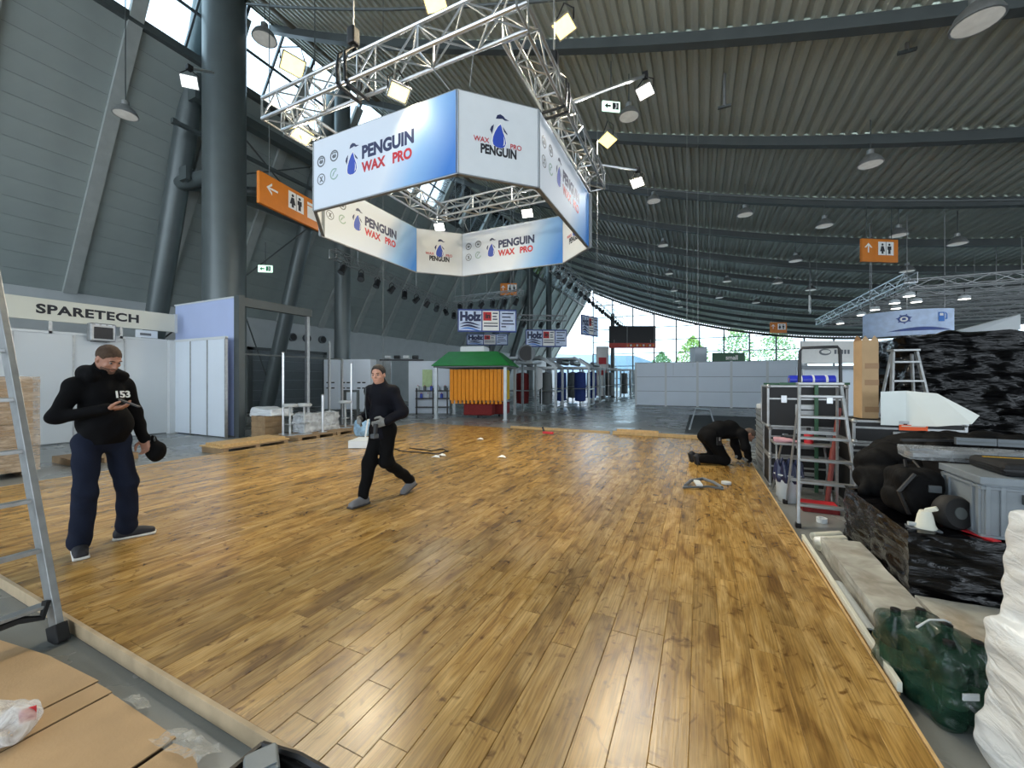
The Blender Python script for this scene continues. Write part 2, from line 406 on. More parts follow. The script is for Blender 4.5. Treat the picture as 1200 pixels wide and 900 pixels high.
mb = MB(wall); mb.prism([(-20.16, -14, 4.65), (-20.16, GY, 4.65), tuple(P0+UP+Vector((-.16, GY, 0))), tuple(P0+UP+Vector((-.16, -14, 0)))], OUT*-.1)
mb.build('cladding_backing', m_beam, wall)
mb = MB(); mb.bar(P0-w0+OUT*.04, P0-w0+UPN*(LEN+2.2)+OUT*.04, .34, .16, up=OUT); me_r = mb.mesh('wall_rib', m_rib)
for b in range(0, 25): inst(me_r, 'wall_rib', wall, (0, y0+b*bay, 0)) if y0+b*bay < GY else None
MB(wall).bar((-15.38, -14, 12.38), (-15.38, GY, 12.38), .3, .25).build('top_rail', m_beam, wall)
# glazing strip between wall top and roof edge
gl = T('window_2', 'sloping glazed strip between the leaning wall and the roof edge', 'window', (-15.4, 0, 12.3), kind='structure')
a = Vector((-15.4, 0, 12.4)); bq = Vector((-14.05, 0, 14.5)); o0 = Vector((-15.4, 0, 12.3))
mb = MB(); mb.prism([a-o0+Vector((0, .05, 0)), a-o0+Vector((0, bay-.05, 0)), bq-o0+Vector((0, bay-.05, 0)), bq-o0+Vector((0, .05, 0))], (.02, 0, -.012)); me_p = mb.mesh('pane', m_glass)
mb = MB(); mb.bar(a-o0, bq-o0, .09, .14, up=(1, 0, 0)); mb.bar(a-o0+Vector((0, bay/2, 0)), bq-o0+Vector((0, bay/2, 0)), .06, .1, up=(1, 0, 0)); me_m = mb.mesh('mullion', m_mull)
for b in range(0, 24):
    y = y0+b*bay
    if y+bay > GY: continue
    inst(me_p, 'pane', gl, (0, y, 0)); inst(me_m, 'mullion', gl, (0, y, 0))
MB(gl).bar((-14.72, -14, 13.45), (-14.72, GY, 13.45), .06, .08).build('glazing_bar', m_mull, gl)
# ceiling: corrugated sheets in 4 m bays, on hanging girders
ce = T('ceiling', 'sagging dark corrugated metal roof deck on curved girders', 'ceiling', (0, 0, 0), kind='structure')
XA, XB, PIT = -13.9, 50.0, .26
vs = []; k = 0; x = XA
while x < XB:
    for dx, dz in ((0, 0), (.09, 0), (.125, .075), (.215, .075)):
        vs.append((x+dx, roofz(x+dx)+dz))
    x += PIT
n = len(vs); V = [(p[0], 0, p[1]) for p in vs]+[(p[0], 4.06, p[1]) for p in vs]
me_s = bpy.data.meshes.new('roof_sheet'); me_s.from_pydata(V, [], [(i, i+1, n+i+1, n+i) for i in range(n-1)]); me_s.materials.append(m_roof)
NB = 17
for j in range(-4, 14): inst(me_s, 'roof_sheet', ce, (0, 1.3+4*j, .12))
mb = MB(); xs = np.linspace(XA-.2, XB, 60)
for i in range(59):
    p = Vector((xs[i], 0, roofz(xs[i])-.02)); q = Vector((xs[i+1], 0, roofz(xs[i+1])-.02)); mb.bar(p, q, .10, .26)
    mb.bar(p-Vector((0, 0, .13)), q-Vector((0, 0, .13)), .22, .03)
me_g = mb.mesh('girder', m_beam)
for j in range(-4, 15): inst(me_g, 'girder', ce, (0, 1.3+4*j, 0))
MB(ce).bar((-13.7, -14, 14.65), (-13.7, GY, 14.65), .5, .55).build('edge_beam', m_duct, ce)
mb = MB(ce); mb.tube((-12.7, -14, 14.2), (-12.7, GY, 14.2), .42, 18); mb.build('roof_duct', m_duct, ce, smooth=40)
for yy in (7.2, 15.3, 23.3):
    mb = MB(); pts = [(x, yy, roofz(x)-.75) for x in np.linspace(-12, 40, 30)]; mb.path(pts, .035, 6); mb.build('sprinkler_pipe', m_beam, ce)
# far gable: glass panes, posts, rails
ga = T('window_1', 'far glazed gable wall of the hall with thin posts', 'window', (0, GY, 0), kind='structure')
gw = 2.8; gh = 1.75
for i in range(-5, 15):
    xa, xb = i*gw, (i+1)*gw
    for j in range(0, 9):
        za = j*gh; top = min(roofz(max(xa, -13.9)), roofz(xb))-.05
        if za > top: continue
        zb = min(za+gh, top)
        if zb-za < .2: continue
        MB(ga).b2((xa+.05, GY, za+.04), (xb-.05, GY+.02, zb-.04)).build('pane', m_glass, ga)
    zt = roofz(max(xa, -13.9))-.05
    MB(ga).b2((xa-.08, GY-.16, 0), (xa+.08, GY+.05, zt)).build('post', m_mull, ga)
for j in range(1, 8):
    xr = 13.5 if j > 3 else 40
    xl = -14
    # rails stop where the roof comes down
    xe = xl
    while xe < 40 and roofz(xe) > j*gh: xe += .2
    MB(ga).b2((xl, GY-.05, j*gh-.05), (xe, GY+.04, j*gh+.05)).build('rail', m_mull, ga)
# steel columns
def column(name, x, y, r, label, tilt=None):
    t = T(name, label, 'column', (x, y, 0))
    p1 = Vector((x, y, 14.4)) if tilt is None else Vector(tilt)
    p0 = Vector((x, y, 0))
    mb = MB(t); mb.tube(p0, p1, r, 24); mb.build('shaft', m_col, t, smooth=40)
    mb = MB(t); mb.tube(p0, p0+Vector((0, 0, .06)), r*1.35, 24); mb.build('base_plate', m_col, t, smooth=40)
    return t
column('steel_column', -14.1, 7.75, .60, 'thickest upright anthracite tube column behind the lavender panel')
column('steel_column', -14.1, 12.5, .33, 'upright grey column behind the white lockers')
column('steel_column', -14.1, 33.7, .30, 'slim far upright column left of its twin under the roof edge')
column('steel_column', -14.1, 38.8, .30, 'slim far upright column, farther of the two above the wash stands')
column('leaning_column', -19.6, 7.75, .34, 'leaning anthracite tube column left of the thickest upright one', (-15.1, 7.75, 14.6))
column('leaning_column', -19.35, 12.5, .32, 'leaning tube column rising from the dark shutter', (-14.5, 12.5, 14.4))
column('leaning_column', -19.6, 33.7, .32, 'leaning far column behind the hanging blue and white signs', (-14.9, 33.7, 14.4))
column('leaning_column', -19.6, 38.8, .32, 'farthest leaning column on the cladding wall', (-14.9, 38.8, 14.4))
def girt(name, p0, p1, w, h, label):
    t = T(name, label, 'beam', p0); MB(t).bar(p0, p1, w, h).build('beam', m_col, t); 
    for p in (p0, p1): MB(t).box(p, (w*1.3, .12, h*1.3)).build('end_plate', m_col, t)
girt('steel_girt', (-15.75, 7.4, 8.55), (-15.75, 13.0, 8.55), .34, .34, 'dark lengthwise beam joining two leaning columns at mid height')
girt('steel_girt', (-15.2, 7.4, 11.1), (-15.2, 13.0, 11.1), .34, .34, 'dark lengthwise beam below the glazed strip')
girt('steel_girt', (-15.3, 6.9, 9.9), (-15.3, 13.0, 9.9), .12, .12, 'thin lengthwise rail between the two dark beams')
t = T('tie_tube', 'short dark tube tying the leaning column to the thickest upright', 'beam', (-17.1, 7.75, 8.6)); MB(t).tube((-17.1, 7.75, 8.6), (-14.1, 7.75, 8.4), .24, 14).build('tube', m_col, t, smooth=40)
MB(t).tube((-17.1, 7.75, 8.6), (-14.1, 9.4, 8.4), .16, 10).build('tube', m_col, t, smooth=40)
for i, (pa, pb) in enumerate((((-15.7, 7.9, 8.6), (-15.0, 12.4, 11.1)), ((-15.0, 7.9, 11.1), (-15.7, 12.4, 8.6)), ((-15.9, 7.9, 8.5), (-19, 12.4, 1.5)), ((-16.2, 12.4, 8.5), (-18.9, 8, 3.0)))):
    t = T('brace_rod', ['thin rising cross brace between the upper beams', 'thin falling cross brace between the upper beams', 'thin brace falling from mid beam to shutter side', 'thin brace falling from mid beam towards the booth'][i], 'brace', pa)
    MB(t).tube(pa, pb, .03, 6).build('rod', m_beam, t)
# white base wall fittings
t = T('roller_shutter', 'dark grey sectional shutter gate in the white base wall', 'gate', (-20, 14.2, 0))
for k in range(6): MB(t).b2((-20, 12.2, .05+k*.5), (-19.93, 16.3, .54+k*.5)).build('slat', mat('shutter_grey', (104, 112, 116), .45, .2, .05), t) if k == 0 else MB(t).b2((-20, 12.2, .05+k*.5), (-19.93, 16.3, .54+k*.5)).build('slat', bpy.data.materials['shutter_grey'], t)
MB(t).b2((-20, 12.0, 0), (-19.88, 12.2, 3.2)).build('frame', m_beam, t); MB(t).b2((-20, 16.3, 0), (-19.88, 16.5, 3.2)).build('frame', m_beam, t)
MB(t).b2((-20, 12.0, 3.05), (-19.88, 16.5, 3.2)).build('frame', m_beam, t)
for i, px in enumerate((343, 360, 378)):
    p = gx(px, 395+i*1.5, -19.9)
    t = T('round_vent', ['first round dark vent from the leaning column', 'middle round dark vent in the white wall', 'right round dark vent, nearest to the upright column'][i], 'vent', p)
    MB(t).tube(p-Vector((.1, 0, 0)), p+Vector((.06, 0, 0)), .22, 20).build('collar', m_mull, t, smooth=40); MB(t).tube(p, p+Vector((.08, 0, 0)), .17, 20).build('hole', m_black, t, smooth=40)
# ------------------------------------------------------------------ laminate platform
PX0, PX1, PY0, PY1, PZ = -8.8, .84, 1.08, 11.1, .08
pf = T('wooden_platform', 'large raised booth floor of golden brown oak laminate planks', 'stage floor', (PX0, PY0, 0))
MB(pf).b2((PX0+.02, PY0+.02, 0), (PX1-.02, PY1-.02, PZ-.012)).build('underlay', m_pine2, pf)
pw = .146; pl = 1.28; planks = []
rr = random.Random(3)
ncol = int((PX1-PX0)/pw)
for i in range(ncol+1):
    xa = PX0+i*pw; xb = min(xa+pw, PX1)
    if xb-xa < .03: continue
    y = PY0-rr.random()*pl
    while y < PY1:
        ya, yb = max(y, PY0), min(y+pl, PY1)
        if yb-ya > .02: planks.append((xa, xb, ya, yb))
        y += pl
def seen(p):
    c = Vector(((p[0]+p[1])/2, (p[2]+p[3])/2, 0)); fw = -c.x*math.sin(YAW)+c.y*math.cos(YAW); rt = c.x*math.cos(YAW)+c.y*math.sin(YAW)
    if fw < .3: return 1e9
    if abs(rt/fw) > 1.5: return 1e8+fw
    return fw
planks.sort(key=seen)
def plank(mb, p, off=Vector((0, 0, 0))):
    g = .0004; c = .0022; xa, xb, ya, yb = p[0]+g, p[1]-g, p[2]+g, p[3]-g
    za, zb = PZ-.011, PZ
    v = [(xa, ya, za), (xb, ya, za), (xb, yb, za), (xa, yb, za), (xa, ya, zb-c), (xb, ya, zb-c), (xb, yb, zb-c), (xa, yb, zb-c), (xa+c, ya+c, zb), (xb-c, ya+c, zb), (xb-c, yb-c, zb), (xa+c, yb-c, zb)]
    mb.add([Vector(q)-off for q in v], [(0, 1, 5, 4), (1, 2, 6, 5), (2, 3, 7, 6), (3, 0, 4, 7), (4, 5, 9, 8), (5, 6, 10, 9), (6, 7, 11, 10), (7, 4, 8, 11), (8, 9, 10, 11)])
for p in planks[:300]:
    mb = MB(pf); plank(mb, p); mb.build('plank', m_oak, pf, recalc=False)
mb = MB(pf)
for p in planks[300:]: plank(mb, p)
o = mb.build('far_planks', m_oak, pf, recalc=False); o['kind'] = 'stuff'
MB(pf).b2((PX0-.02, PY0-.022, .002), (PX1, PY0, PZ+.004)).build('edge_board', mat('edge_board_timber', (176, 156, 126), .6, 0, .15, 8), pf, bevel=.002)
MB(pf).b2((PX0-.022, PY0, .002), (PX0, PY1, PZ+.004)).build('edge_board', m_pine, pf, bevel=.002)
MB(pf).b2((PX1, PY0, .002), (PX1+.014, PY1-2.2, PZ+.003)).build('edge_board', m_pine, pf, bevel=.002)
# timber along the far edge
for i, (xa, xb, y, h, w, lb) in enumerate(((-5.4, -2.3, 11.35, .12, .10, 'long pale timber lying along the far left platform edge'), (-2.2, .6, 11.3, .14, .16, 'yellowish timber board at the far right platform edge'), (-2.1, -1.0, 11.34, .20, .09, 'short pale batten on the yellowish timber board'))):
    z0 = 0 if i < 2 else .14
    t = T('timber_batten', lb, 'timber', ((xa+xb)/2, y, z0)); MB(t).b2((xa, y-w/2, z0), (xb, y+w/2, z0+h if i < 2 else h)).build('board', m_pine, t, bevel=.004)
    MB(t).b2((xa-.003, y-w/2+.008, z0+.01), (xa+.002, y+w/2-.008, (z0+h if i < 2 else h)-.01)).build('cut_end', m_cardedge, t)
t = T('timber_strip', 'pale thin strip leaning along the right platform edge', 'timber', (PX1+.03, 3.3, 0)); MB(t).bar((PX1+.04, 2.55, .085), (PX1+.05, 4.6, .085), .022, .05).build('strip', m_cream, t, bevel=.003)
MB(t).bar((PX1+.045, 2.6, .04), (PX1+.05, 4.55, .04), .03, .05).build('backing', m_pine, t)

# ------------------------------------------------------------------ hanging banner
BX0, BX1, BY0, BY1, CHF, BZ0, BZ1 = -5.92, -1.88, 4.04, 8.12, .76, 4.08, 5.08
def banner_face():
    m = bpy.data.materials.new('banner_print'); m.use_nodes = True
    N = m.node_tree.nodes; L = m.node_tree.links; b = N['Principled BSDF']; b.inputs['Roughness'].default_value = .6
    tcn = N.new('ShaderNodeTexCoord'); s = N.new('ShaderNodeSeparateXYZ'); L.new(tcn.outputs['Generated'], s.inputs[0])
    # blue fade towards the lower right end of each long panel
    mm = N.new('ShaderNodeMath'); mm.operation = 'MULTIPLY_ADD'; mm.inputs[1].default_value = -.20; L.new(s.outputs['Y'], mm.inputs[0]); L.new(s.outputs['X'], mm.inputs[2])
    r = N.new('ShaderNodeValToRGB'); e = r.color_ramp.elements
    e[0].position = .50; e[0].color = rgb((216, 224, 234)); e[1].position = .93; e[1].color = rgb((46, 118, 198))
    q = e.new(.70); q.color = rgb((140, 182, 224))
    L.new(mm.outputs[0], r.inputs[0]); L.new(r.outputs[0], b.inputs['Base Color']); return m
m_bprint = banner_face()
m_bplain = mat('banner_plain', (216, 220, 222), .6, 0, .02)
m_bframe = mat('banner_frame', (150, 156, 160), .4, .6, .05)
bn = T('hanging_banner', 'large eight sided white and blue advertising banner hung from the truss', 'banner', ((BX0+BX1)/2, (BY0+BY1)/2, BZ0))
bo = Vector(bn.location)
def penguin(M, s, par):
    """water drop shaped bird emblem about s tall, on plane M (origin at its foot)"""
    def pp(pts): return [(x*s, y*s) for x, y in pts]
    body = [(-.22, .16), (-.2, .06), (-.1, 0), (.04, -.01), (.15, .05), (.2, .16), (.17, .32), (.1, .48), (.06, .62), (.03, .70), (-.05, .62), (-.14, .46), (-.2, .3)]
    flat(M, pp([(x*1.16, y*1.08-.01) for x, y in body]), m_whiteink, par, 'emblem_ground', .001)
    flat(lift(M, .0012), pp(body), m_blue, par, 'emblem_body', .001)
    flat(lift(M, .0026), pp([(.10, .06), (.16, .12), (.16, .24), (.12, .36), (.13, .22), (.12, .12)]), m_whiteink, par, 'emblem_shine', .001)
    flat(lift(M, .0012), pp([(-.12, .84), (-.08, .95), (.02, 1.0), (.12, .96), (.17, .90), (.30, .86), (.16, .84), (.08, .88), (0, .86)]), m_navy, par, 'emblem_cap', .001)
    flat(lift(M, .0012), pp([(-.24, .36), (-.30, .48), (-.26, .58), (-.18, .66), (-.2, .54)]), m_navy, par, 'emblem_wing', .001)
    flat(lift(M, .0012), pp([(.09, .64), (.16, .56), (.24, .46), (.24, .42), (.14, .5)]), m_navy, par, 'emblem_wing', .001)
def ring(M, cx, cy, r, m, par, kind):
    Q = M @ Matrix.Translation((cx, cy, 0)); n = 22; mb = MB()
    for i in range(n):
        a, b_ = 2*PI*i/n, 2*PI*(i+1)/n
        if kind == 3 and not (.25*PI < a < 1.9*PI): continue
        w = .24 if kind != 2 else .16
        mb.prism([(r*math.cos(a), r*math.sin(a), 0), (r*math.cos(b_), r*math.sin(b_), 0), (r*(1-w)*math.cos(b_), r*(1-w)*math.sin(b_), 0), (r*(1-w)*math.cos(a), r*(1-w)*math.sin(a), 0)], (0, 0, .0015))
    if kind < 2:
        mb.prism([(x*r, y*r, 0) for x, y in ((-.5, -.1), (-.25, .35), (0, .05), (.25, .4), (.5, -.1), (.3, -.4), (-.3, -.4))], (0, 0, .0015))
        mb.prism([(x*r, y*r, 0) for x, y in ((-.6, .5), (0, .68), (.6, .5), (.5, .36), (0, .5), (-.5, .36))], (0, 0, .0015))
    elif kind == 2:
        mb.prism([(x*r, y*r, 0) for x, y in ((-.45, .5), (-.2, .5), (.5, -.5), (.2, -.5))], (0, 0, .0015)); mb.prism([(x*r, y*r, 0) for x, y in ((.45, .5), (.2, .5), (-.05, .15), (.1, 0))], (0, 0, .0015)); mb.prism([(x*r, y*r, 0) for x, y in ((-.45, -.5), (-.2, -.5), (.05, -.15), (-.1, 0))], (0, 0, .0015))
    else:
        mb.prism([(x*r, y*r, 0) for x, y in ((-.5, -.4), (-.3, .2), (.2, .6), (.6, .5), (.1, .3), (-.2, -.3))], (0, 0, .0015))
    o = mb.build('emblem_disc', m, par); o.matrix_local = Q
def bpanel(pa, pb, inner, long_):
    """pa is the left end as read by a viewer of the printed side"""
    pa = Vector(pa)-bo; pb = Vector(pb)-bo; d = (pb-pa); L_ = d.length; M = plane(pa, d, (0, 0, 1)); H = BZ1-BZ0
    mb = MB(); mb.prism([(0.004, 0, 0), (L_-.004, 0, 0), (L_-.004, H, 0), (.004, H, 0)], (0, 0, -.006))
    o = mb.build('banner_panel', m_bprint if long_ else m_bplain, bn); o.matrix_local = M
    mb = MB()
    for z in (.0, H): mb.box((L_/2, z, -.03), (L_, .03, .05))
    for x in (0.0, L_): mb.box((x, H/2, -.03), (.03, H, .05))
    f = mb.build('panel_frame', m_bframe, o)
    I = Matrix.Translation((0, 0, .0008))
    if long_:
        for k, (cx, cy, m) in enumerate(((.07, .68, m_greyink), (.175, .70, m_greyink), (.07, .42, m_greyink), (.175, .44, m_greenink))): ring(I, cx*L_, cy*H, .082, m, o, k)
        penguin(I @ Matrix.Translation((.315*L_, .36*H, 0)), .43, o)
        text('PENGUIN', .235, m_navy, o, I @ Matrix.Translation((.385*L_, .605*H, 0)), bold=.011, align='LEFT', sx=.90)
        text('WAX', .185, m_red, o, I @ Matrix.Translation((.388*L_, .40*H, 0)), bold=.008, align='LEFT', sx=.9)
        text('PRO', .185, m_red, o, I @ Matrix.Translation((.60*L_, .40*H, 0)), bold=.008, align='LEFT', sx=.9)
    else:
        penguin(I @ Matrix.Translation((.5*L_, .40*H, 0)), .42, o)
        text('PENGUIN', .155, m_ink, o, I @ Matrix.Translation((.49*L_, .345*H, 0)), bold=.007, sx=.72)
        text('WAX', .09, m_red, o, I @ Matrix.Translation((.28*L_, .455*H, .0035)), bold=.001, sx=.9)
        text('PRO', .09, m_red, o, I @ Matrix.Translation((.70*L_, .44*H, .0035)), bold=.001, sx=.9)
z = BZ0
A = (BX0+CHF, BY0, z); B = (BX1-CHF, BY0, z); C = (BX1, BY0+CHF, z); D = (BX1, BY1-CHF, z); E = (BX1-CHF, BY1, z); F_ = (BX0+CHF, BY1, z); G = (BX0, BY1-CHF, z); H_ = (BX0, BY0+CHF, z)
bpanel(A, B, False, True); bpanel(B, C, False, False); bpanel(C, D, False, True); bpanel(D, E, False, False) if False else None
bpanel(H_, G, True, True); bpanel(G, F_, True, False); bpanel(F_, E, True, True); bpanel(E, D, True, False); bpanel(A, H_, True, False) if False else bpanel(H_, A, False, False)
# ------------------------------------------------------------------ trusses
def truss(name, P0, P1, w, label, cat='truss', r=.024, seg=None, fine=True, m=None, group=None, n=8):
    P0 = Vector(P0); P1 = Vector(P1); m = m or m_alu
    t = T(name, label, cat, P0, group=group); d = (P1-P0); L_ = d.length; d.normalize()
    s = d.cross(Vector((0, 0, 1))).normalized()*(w/2); u = s.cross(d).normalized()*(w/2)
    cs = [s+u, s-u, -s-u, -s+u]
    for c in cs: MB(t).tube(P0+c, P1+c, r, n).build('chord', m, t, smooth=40)
    k = max(2, round(L_/(seg or w*1.05))); st = L_/k; rest = MB(t)
    for f in range(4):
        ca, cb = cs[f], cs[(f+1) % 4]
        for i in range(k):
            a = P0+d*(st*i)+(ca if (i+f) % 2 else cb); b = P0+d*(st*(i+1))+(cb if (i+f) % 2 else ca)
            (MB(t).tube(a, b, r*.5, 5).build('brace', m, t, smooth=40) if fine else rest.tube(a, b, r*.5, 4))
            if i in (0, k-1) or (fine and i % 3 == 0):
                p = P0+d*(st*i if i < k-1 else L_); (MB(t).tube(p+ca, p+cb, r*.55, 5).build('brace', m, t) if fine else rest.tube(p+ca, p+cb, r*.55, 5))
    if not fine:
        rest.build('lacing', m, t)['kind'] = 'stuff'
        for f in ((.12, .5, .88) if name == 'stage_truss' else (.3,)):
            p = P0+d*(L_*f); 
            if p.x > -13.6: MB(t).tube(p, (p.x, p.y, roofz(p.x)+.15), .012, 5).build('suspension_rod', m_steel, t)
    return t
TZ = 5.52; TW = .30
truss('lighting_truss', (-5.75, 3.81, TZ), (-1.68, 3.81, TZ), TW, 'near silver box truss over the front of the banner')
truss('lighting_truss', (-1.85, 4.0, TZ), (-1.85, 7.9, TZ), TW, 'right silver box truss running away over the banner')
truss('lighting_truss', (-5.6, 4.0, TZ), (-5.6, 7.9, TZ), TW, 'left silver box truss running away over the banner')
truss('lighting_truss', (-5.5, 7.75, TZ), (-2.0, 7.75, TZ), TW, 'rear silver box truss seen through the banner ring')
# hoist clamps, chains, wires
def wire(p0, p1, r, label, group=None, m=None, name='steel_wire'):
    p0 = Vector(p0); t = MB(); o = MB()
    e = T(name, label, 'wire', p1 if p1[2] < p0[2] else p0, group=group)
    MB(e).tube(p0, p1, r, 5).build('strand', m or m_steel, e); return e
k = 0
for (x, y, tx, ty) in ((-2.75, 4.04, -2.95, 3.9), (-2.5, 4.1, -2.35, 3.95), (-4.9, 4.04, -4.9, 3.9), (-1.88, 4.9, -1.9, 4.9), (-1.88, 7.2, -1.9, 7.2), (-5.0, 8.12, -5.0, 7.85), (-2.7, 8.12, -2.7, 7.85), (-5.9, 5.2, -5.7, 5.2), (-5.9, 7.2, -5.7, 7.2)):
    wire((tx, ty, TZ-.13), (x, y, BZ1+.03), .006, ['first', 'second'][k % 2]+' short wire carrying the '+['front', 'front', 'front left', 'right near', 'right far', 'back left', 'back right', 'left near', 'left far'][k]+' of the banner', 'banner suspension wires'); k += 1
for i, (x, y, lb) in enumerate(((-4.1, 3.81, 'black hoist sling around the near truss'), (-1.85, 5.3, 'black hoist sling around the right truss'))):
    t = T('hoist_sling', lb, 'sling', (x, y, TZ-.2)); 
    for dx in (-.07, .07):
        q = Vector((dx, 0, 0)) if i == 0 else Vector((0, dx, 0)); s = Vector((0, .19, 0)) if i == 0 else Vector((.19, 0, 0))
        c = Vector((x, y, TZ)); pts = [c+q-s*1.0+Vector((0, 0, -.17)), c+q-s*1.05, c+q*.8-s+Vector((0, 0, .19)), c+q*.2+Vector((0, 0, .42)), c+q*.8+s+Vector((0, 0, .19)), c+q+s*1.05, c+q+s+Vector((0, 0, -.18)), c+q-s+Vector((0, 0, -.19))]
        MB(t).path(pts, .022, 6).build('strap', m_black, t)
    MB(t).tube((x, y, TZ+.4), (x, y, roofz(x)+.08), .012, 5).build('chain', m_steel, t)
    MB(t).box((x, y, TZ+.55), (.12, .12, .22)).build('hook_block', m_black, t, bevel=.02)
# ------------------------------------------------------------------ lamps
def spot_light(name, loc, to, power, col, size, par, ang=110, blend=.6):
    l = bpy.data.lights.new(name, 'AREA'); l.shape = 'DISK'; l.size = size; l.energy = power; l.color = col
    l.spread = R(150)
    o = bpy.data.objects.new(name, l); COL.objects.link(o); d = (Vector(to)-Vector(loc)).normalized()
    o.parent = par; o.location = Vector(loc)-Vector(par.location); o.rotation_euler = Vector((0, 0, -1)).rotation_difference(d).to_euler(); return o
def flood(p, d, w, label, warm=True, power=60, arm=None, mh=m_black):
    """rectangular flood lamp: housing, lit glass, yoke"""
    p = Vector(p); d = Vector(d).normalized(); t = T('flood_lamp', label, 'lamp', p)
    x = d.cross(Vector((0, 0, 1))).normalized(); y = x.cross(d); m = Matrix((x, y, -d)).transposed()
    def bx(c, s): return MB(t).box(p+m@Vector(c), s, rot=m)
    mb = MB(t); a = w*.5; b = w*.38; q = [Vector((sx*a, sy*b, 0)) for sx, sy in ((-1, -1), (1, -1), (1, 1), (-1, 1))]+[Vector((sx*a*.55, sy*b*.55, w*.45)) for sx, sy in ((-1, -1), (1, -1), (1, 1), (-1, 1))]
    mb.add([p+m@v for v in q], [(0, 1, 5, 4), (1, 2, 6, 5), (2, 3, 7, 6), (3, 0, 4, 7), (4, 5, 6, 7)]); mb.build('reflector_housing', m_alud, t)
    bx((0, 0, -.004), (a*1.9, b*1.9, .012)).build('lamp_glass', m_lampglow if warm else m_coolglow, t)
    mb = MB(t)
    for c, s in (((0, b, 0), (a*2.1, .02, .03)), ((0, -b, 0), (a*2.1, .02, .03)), ((a, 0, 0), (.02, b*2.1, .03)), ((-a, 0, 0), (.02, b*2.1, .03))): mb.box(p+m@Vector(c), s, rot=m)
    mb.build('rim', m_alud, t)
    top = p-d*w*.3
    hook = Vector(arm) if arm is not None else p+Vector((0, 0, w*1.1))
    MB(t).path([p+x*a*1.1, p+x*a*1.1+Vector((0, 0, w*.5)), hook, p-x*a*1.1+Vector((0, 0, w*.5)), p-x*a*1.1], .012, 5).build('yoke', m_black, t)
    if power: spot_light('lamp_light', p+d*.06, p+d, power, (1, .86, .62) if warm else (1, .97, .92), w*.8, t)
    return t
flood(gt(467, 108, 5.0), (.5, -.25, -.9), .25, 'lit warm flood lamp under the middle of the near truss', power=4)
flood(gt(354, 158, 6.2), (.6, 0, -.8), .30, 'lit warm flood lamp below the left end of the near truss', power=20)
flood(gt(343, 76, 7.2), (.7, -.2, -.7), .38, 'lit warm flood lamp left of the near truss against the glazing', power=80, arm=gt(352, 55, 7.1))
flood(gt(661, 31, 6.3), (-.15, -.4, -.9), .34, 'lit warm flood lamp above and right of the truss corner', power=80)
flood(gt(712, 164, 9.5), (-.3, -.3, -.9), .42, 'lit warm flood lamp right of the right truss, lower one', power=80)
flood(gt(510, 2, 6.0), (.1, -.4, -.9), .34, 'lit warm flood lamp at the top edge above the near truss', power=12)
flood(gt(432, 215, 8.2), (.4, -.4, -.8), .30, 'lit warm flood lamp seen through the banner ring on the left', power=40)
for px, py, tt, d, lb, st in ((222, 96, 8.5, (.6, -.6, -.5), 'white lit spotlight on a boom beside the thick column', (250, 85)), (756, 107, 7.5, (-.2, -.5, -.8), 'white lit spotlight at the end of the upper boom right of the truss', (672, 119)), (747, 214, 9.5, (-.2, -.6, -.8), 'white lit spotlight at the end of the lower boom right of the truss', (697, 192)),
                          (515, 266, 14, (.2, -.7, -.7), 'white lit spotlight seen through the ring above the back corner panel', (515, 250)), (618, 250, 13, (.1, -.7, -.7), 'white lit spotlight seen through the ring on the right', (618, 240))):
    p = gt(px, py, tt); flood(p, d, .30 if tt < 10 else .36, lb, warm=False, power=25, arm=p+Vector((0, 0, .28)))
    if tt < 12:
        q = gt(st[0], st[1], tt-.9 if px > 300 else tt+.6); e = T('lamp_boom', lb.replace('white lit spotlight on a boom', 'aluminium boom').replace('white lit spotlight at the end of the', 'aluminium boom tube, the')[:90], 'boom', q)
        MB(e).tube(q, p+Vector((0, 0, .30)), .03, 8).build('tube', m_alu, e, smooth=40); MB(e).box(p+Vector((0, 0, .30)), (.1, .1, .1)).build('clamp', m_black, e)
# dome lamps hung under the roof deck
def dome(p, r, label, group=None):
    t = T('dome_lamp', label, 'lamp', p, group=group); p = Vector(p)
    MB(t).lathe([(r, 0), (r*.98, r*.12), (r*.8, r*.5), (r*.45, r*.85), (r*.3, r*.95), (r*.3, r*1.35), (0.001, r*1.4)], 18, p).build('shade', m_alud, t, smooth=50)
    MB(t).lathe([(.001, -.02), (r*.9, 0), (.001, .02)], 18, p).build('diffuser', mat_dif, t, smooth=50)
    zt = roofz(p.x)+.1
    if p.x > -13.5: MB(t).tube(p+Vector((0, 0, r*1.3)), (p.x, p.y, max(zt, p.z+r*1.6)), .012, 5).build('hanger', m_beam, t)
    return t
mat_dif = mat('lamp_diffuser', (206, 208, 204), .3, emit=(255, 250, 238), es=.10)
def on_roof(px, py, drop):
    d = ray(px, py); lo, hi = 1.0, 80.0
    for _ in range(60):
        t = (lo+hi)/2
        if CH+d.z*t > roofz(d.x*t)-drop: hi = t
        else: lo = t
    return CAM+d*lo
DOM = [(1145, 27), (1020, 193), (737, 137), (766, 236), (873, 252), (966, 265), (1122, 286), (932, 306), (1063, 318), (777, 288), (784, 321), (790, 341), (852, 330), (911, 332), (797, 360), (886, 355), (794, 353), (843, 349), (1053, 276), (950, 340)]
DFAR = sorted(DOM[7:], key=lambda q: q[0])
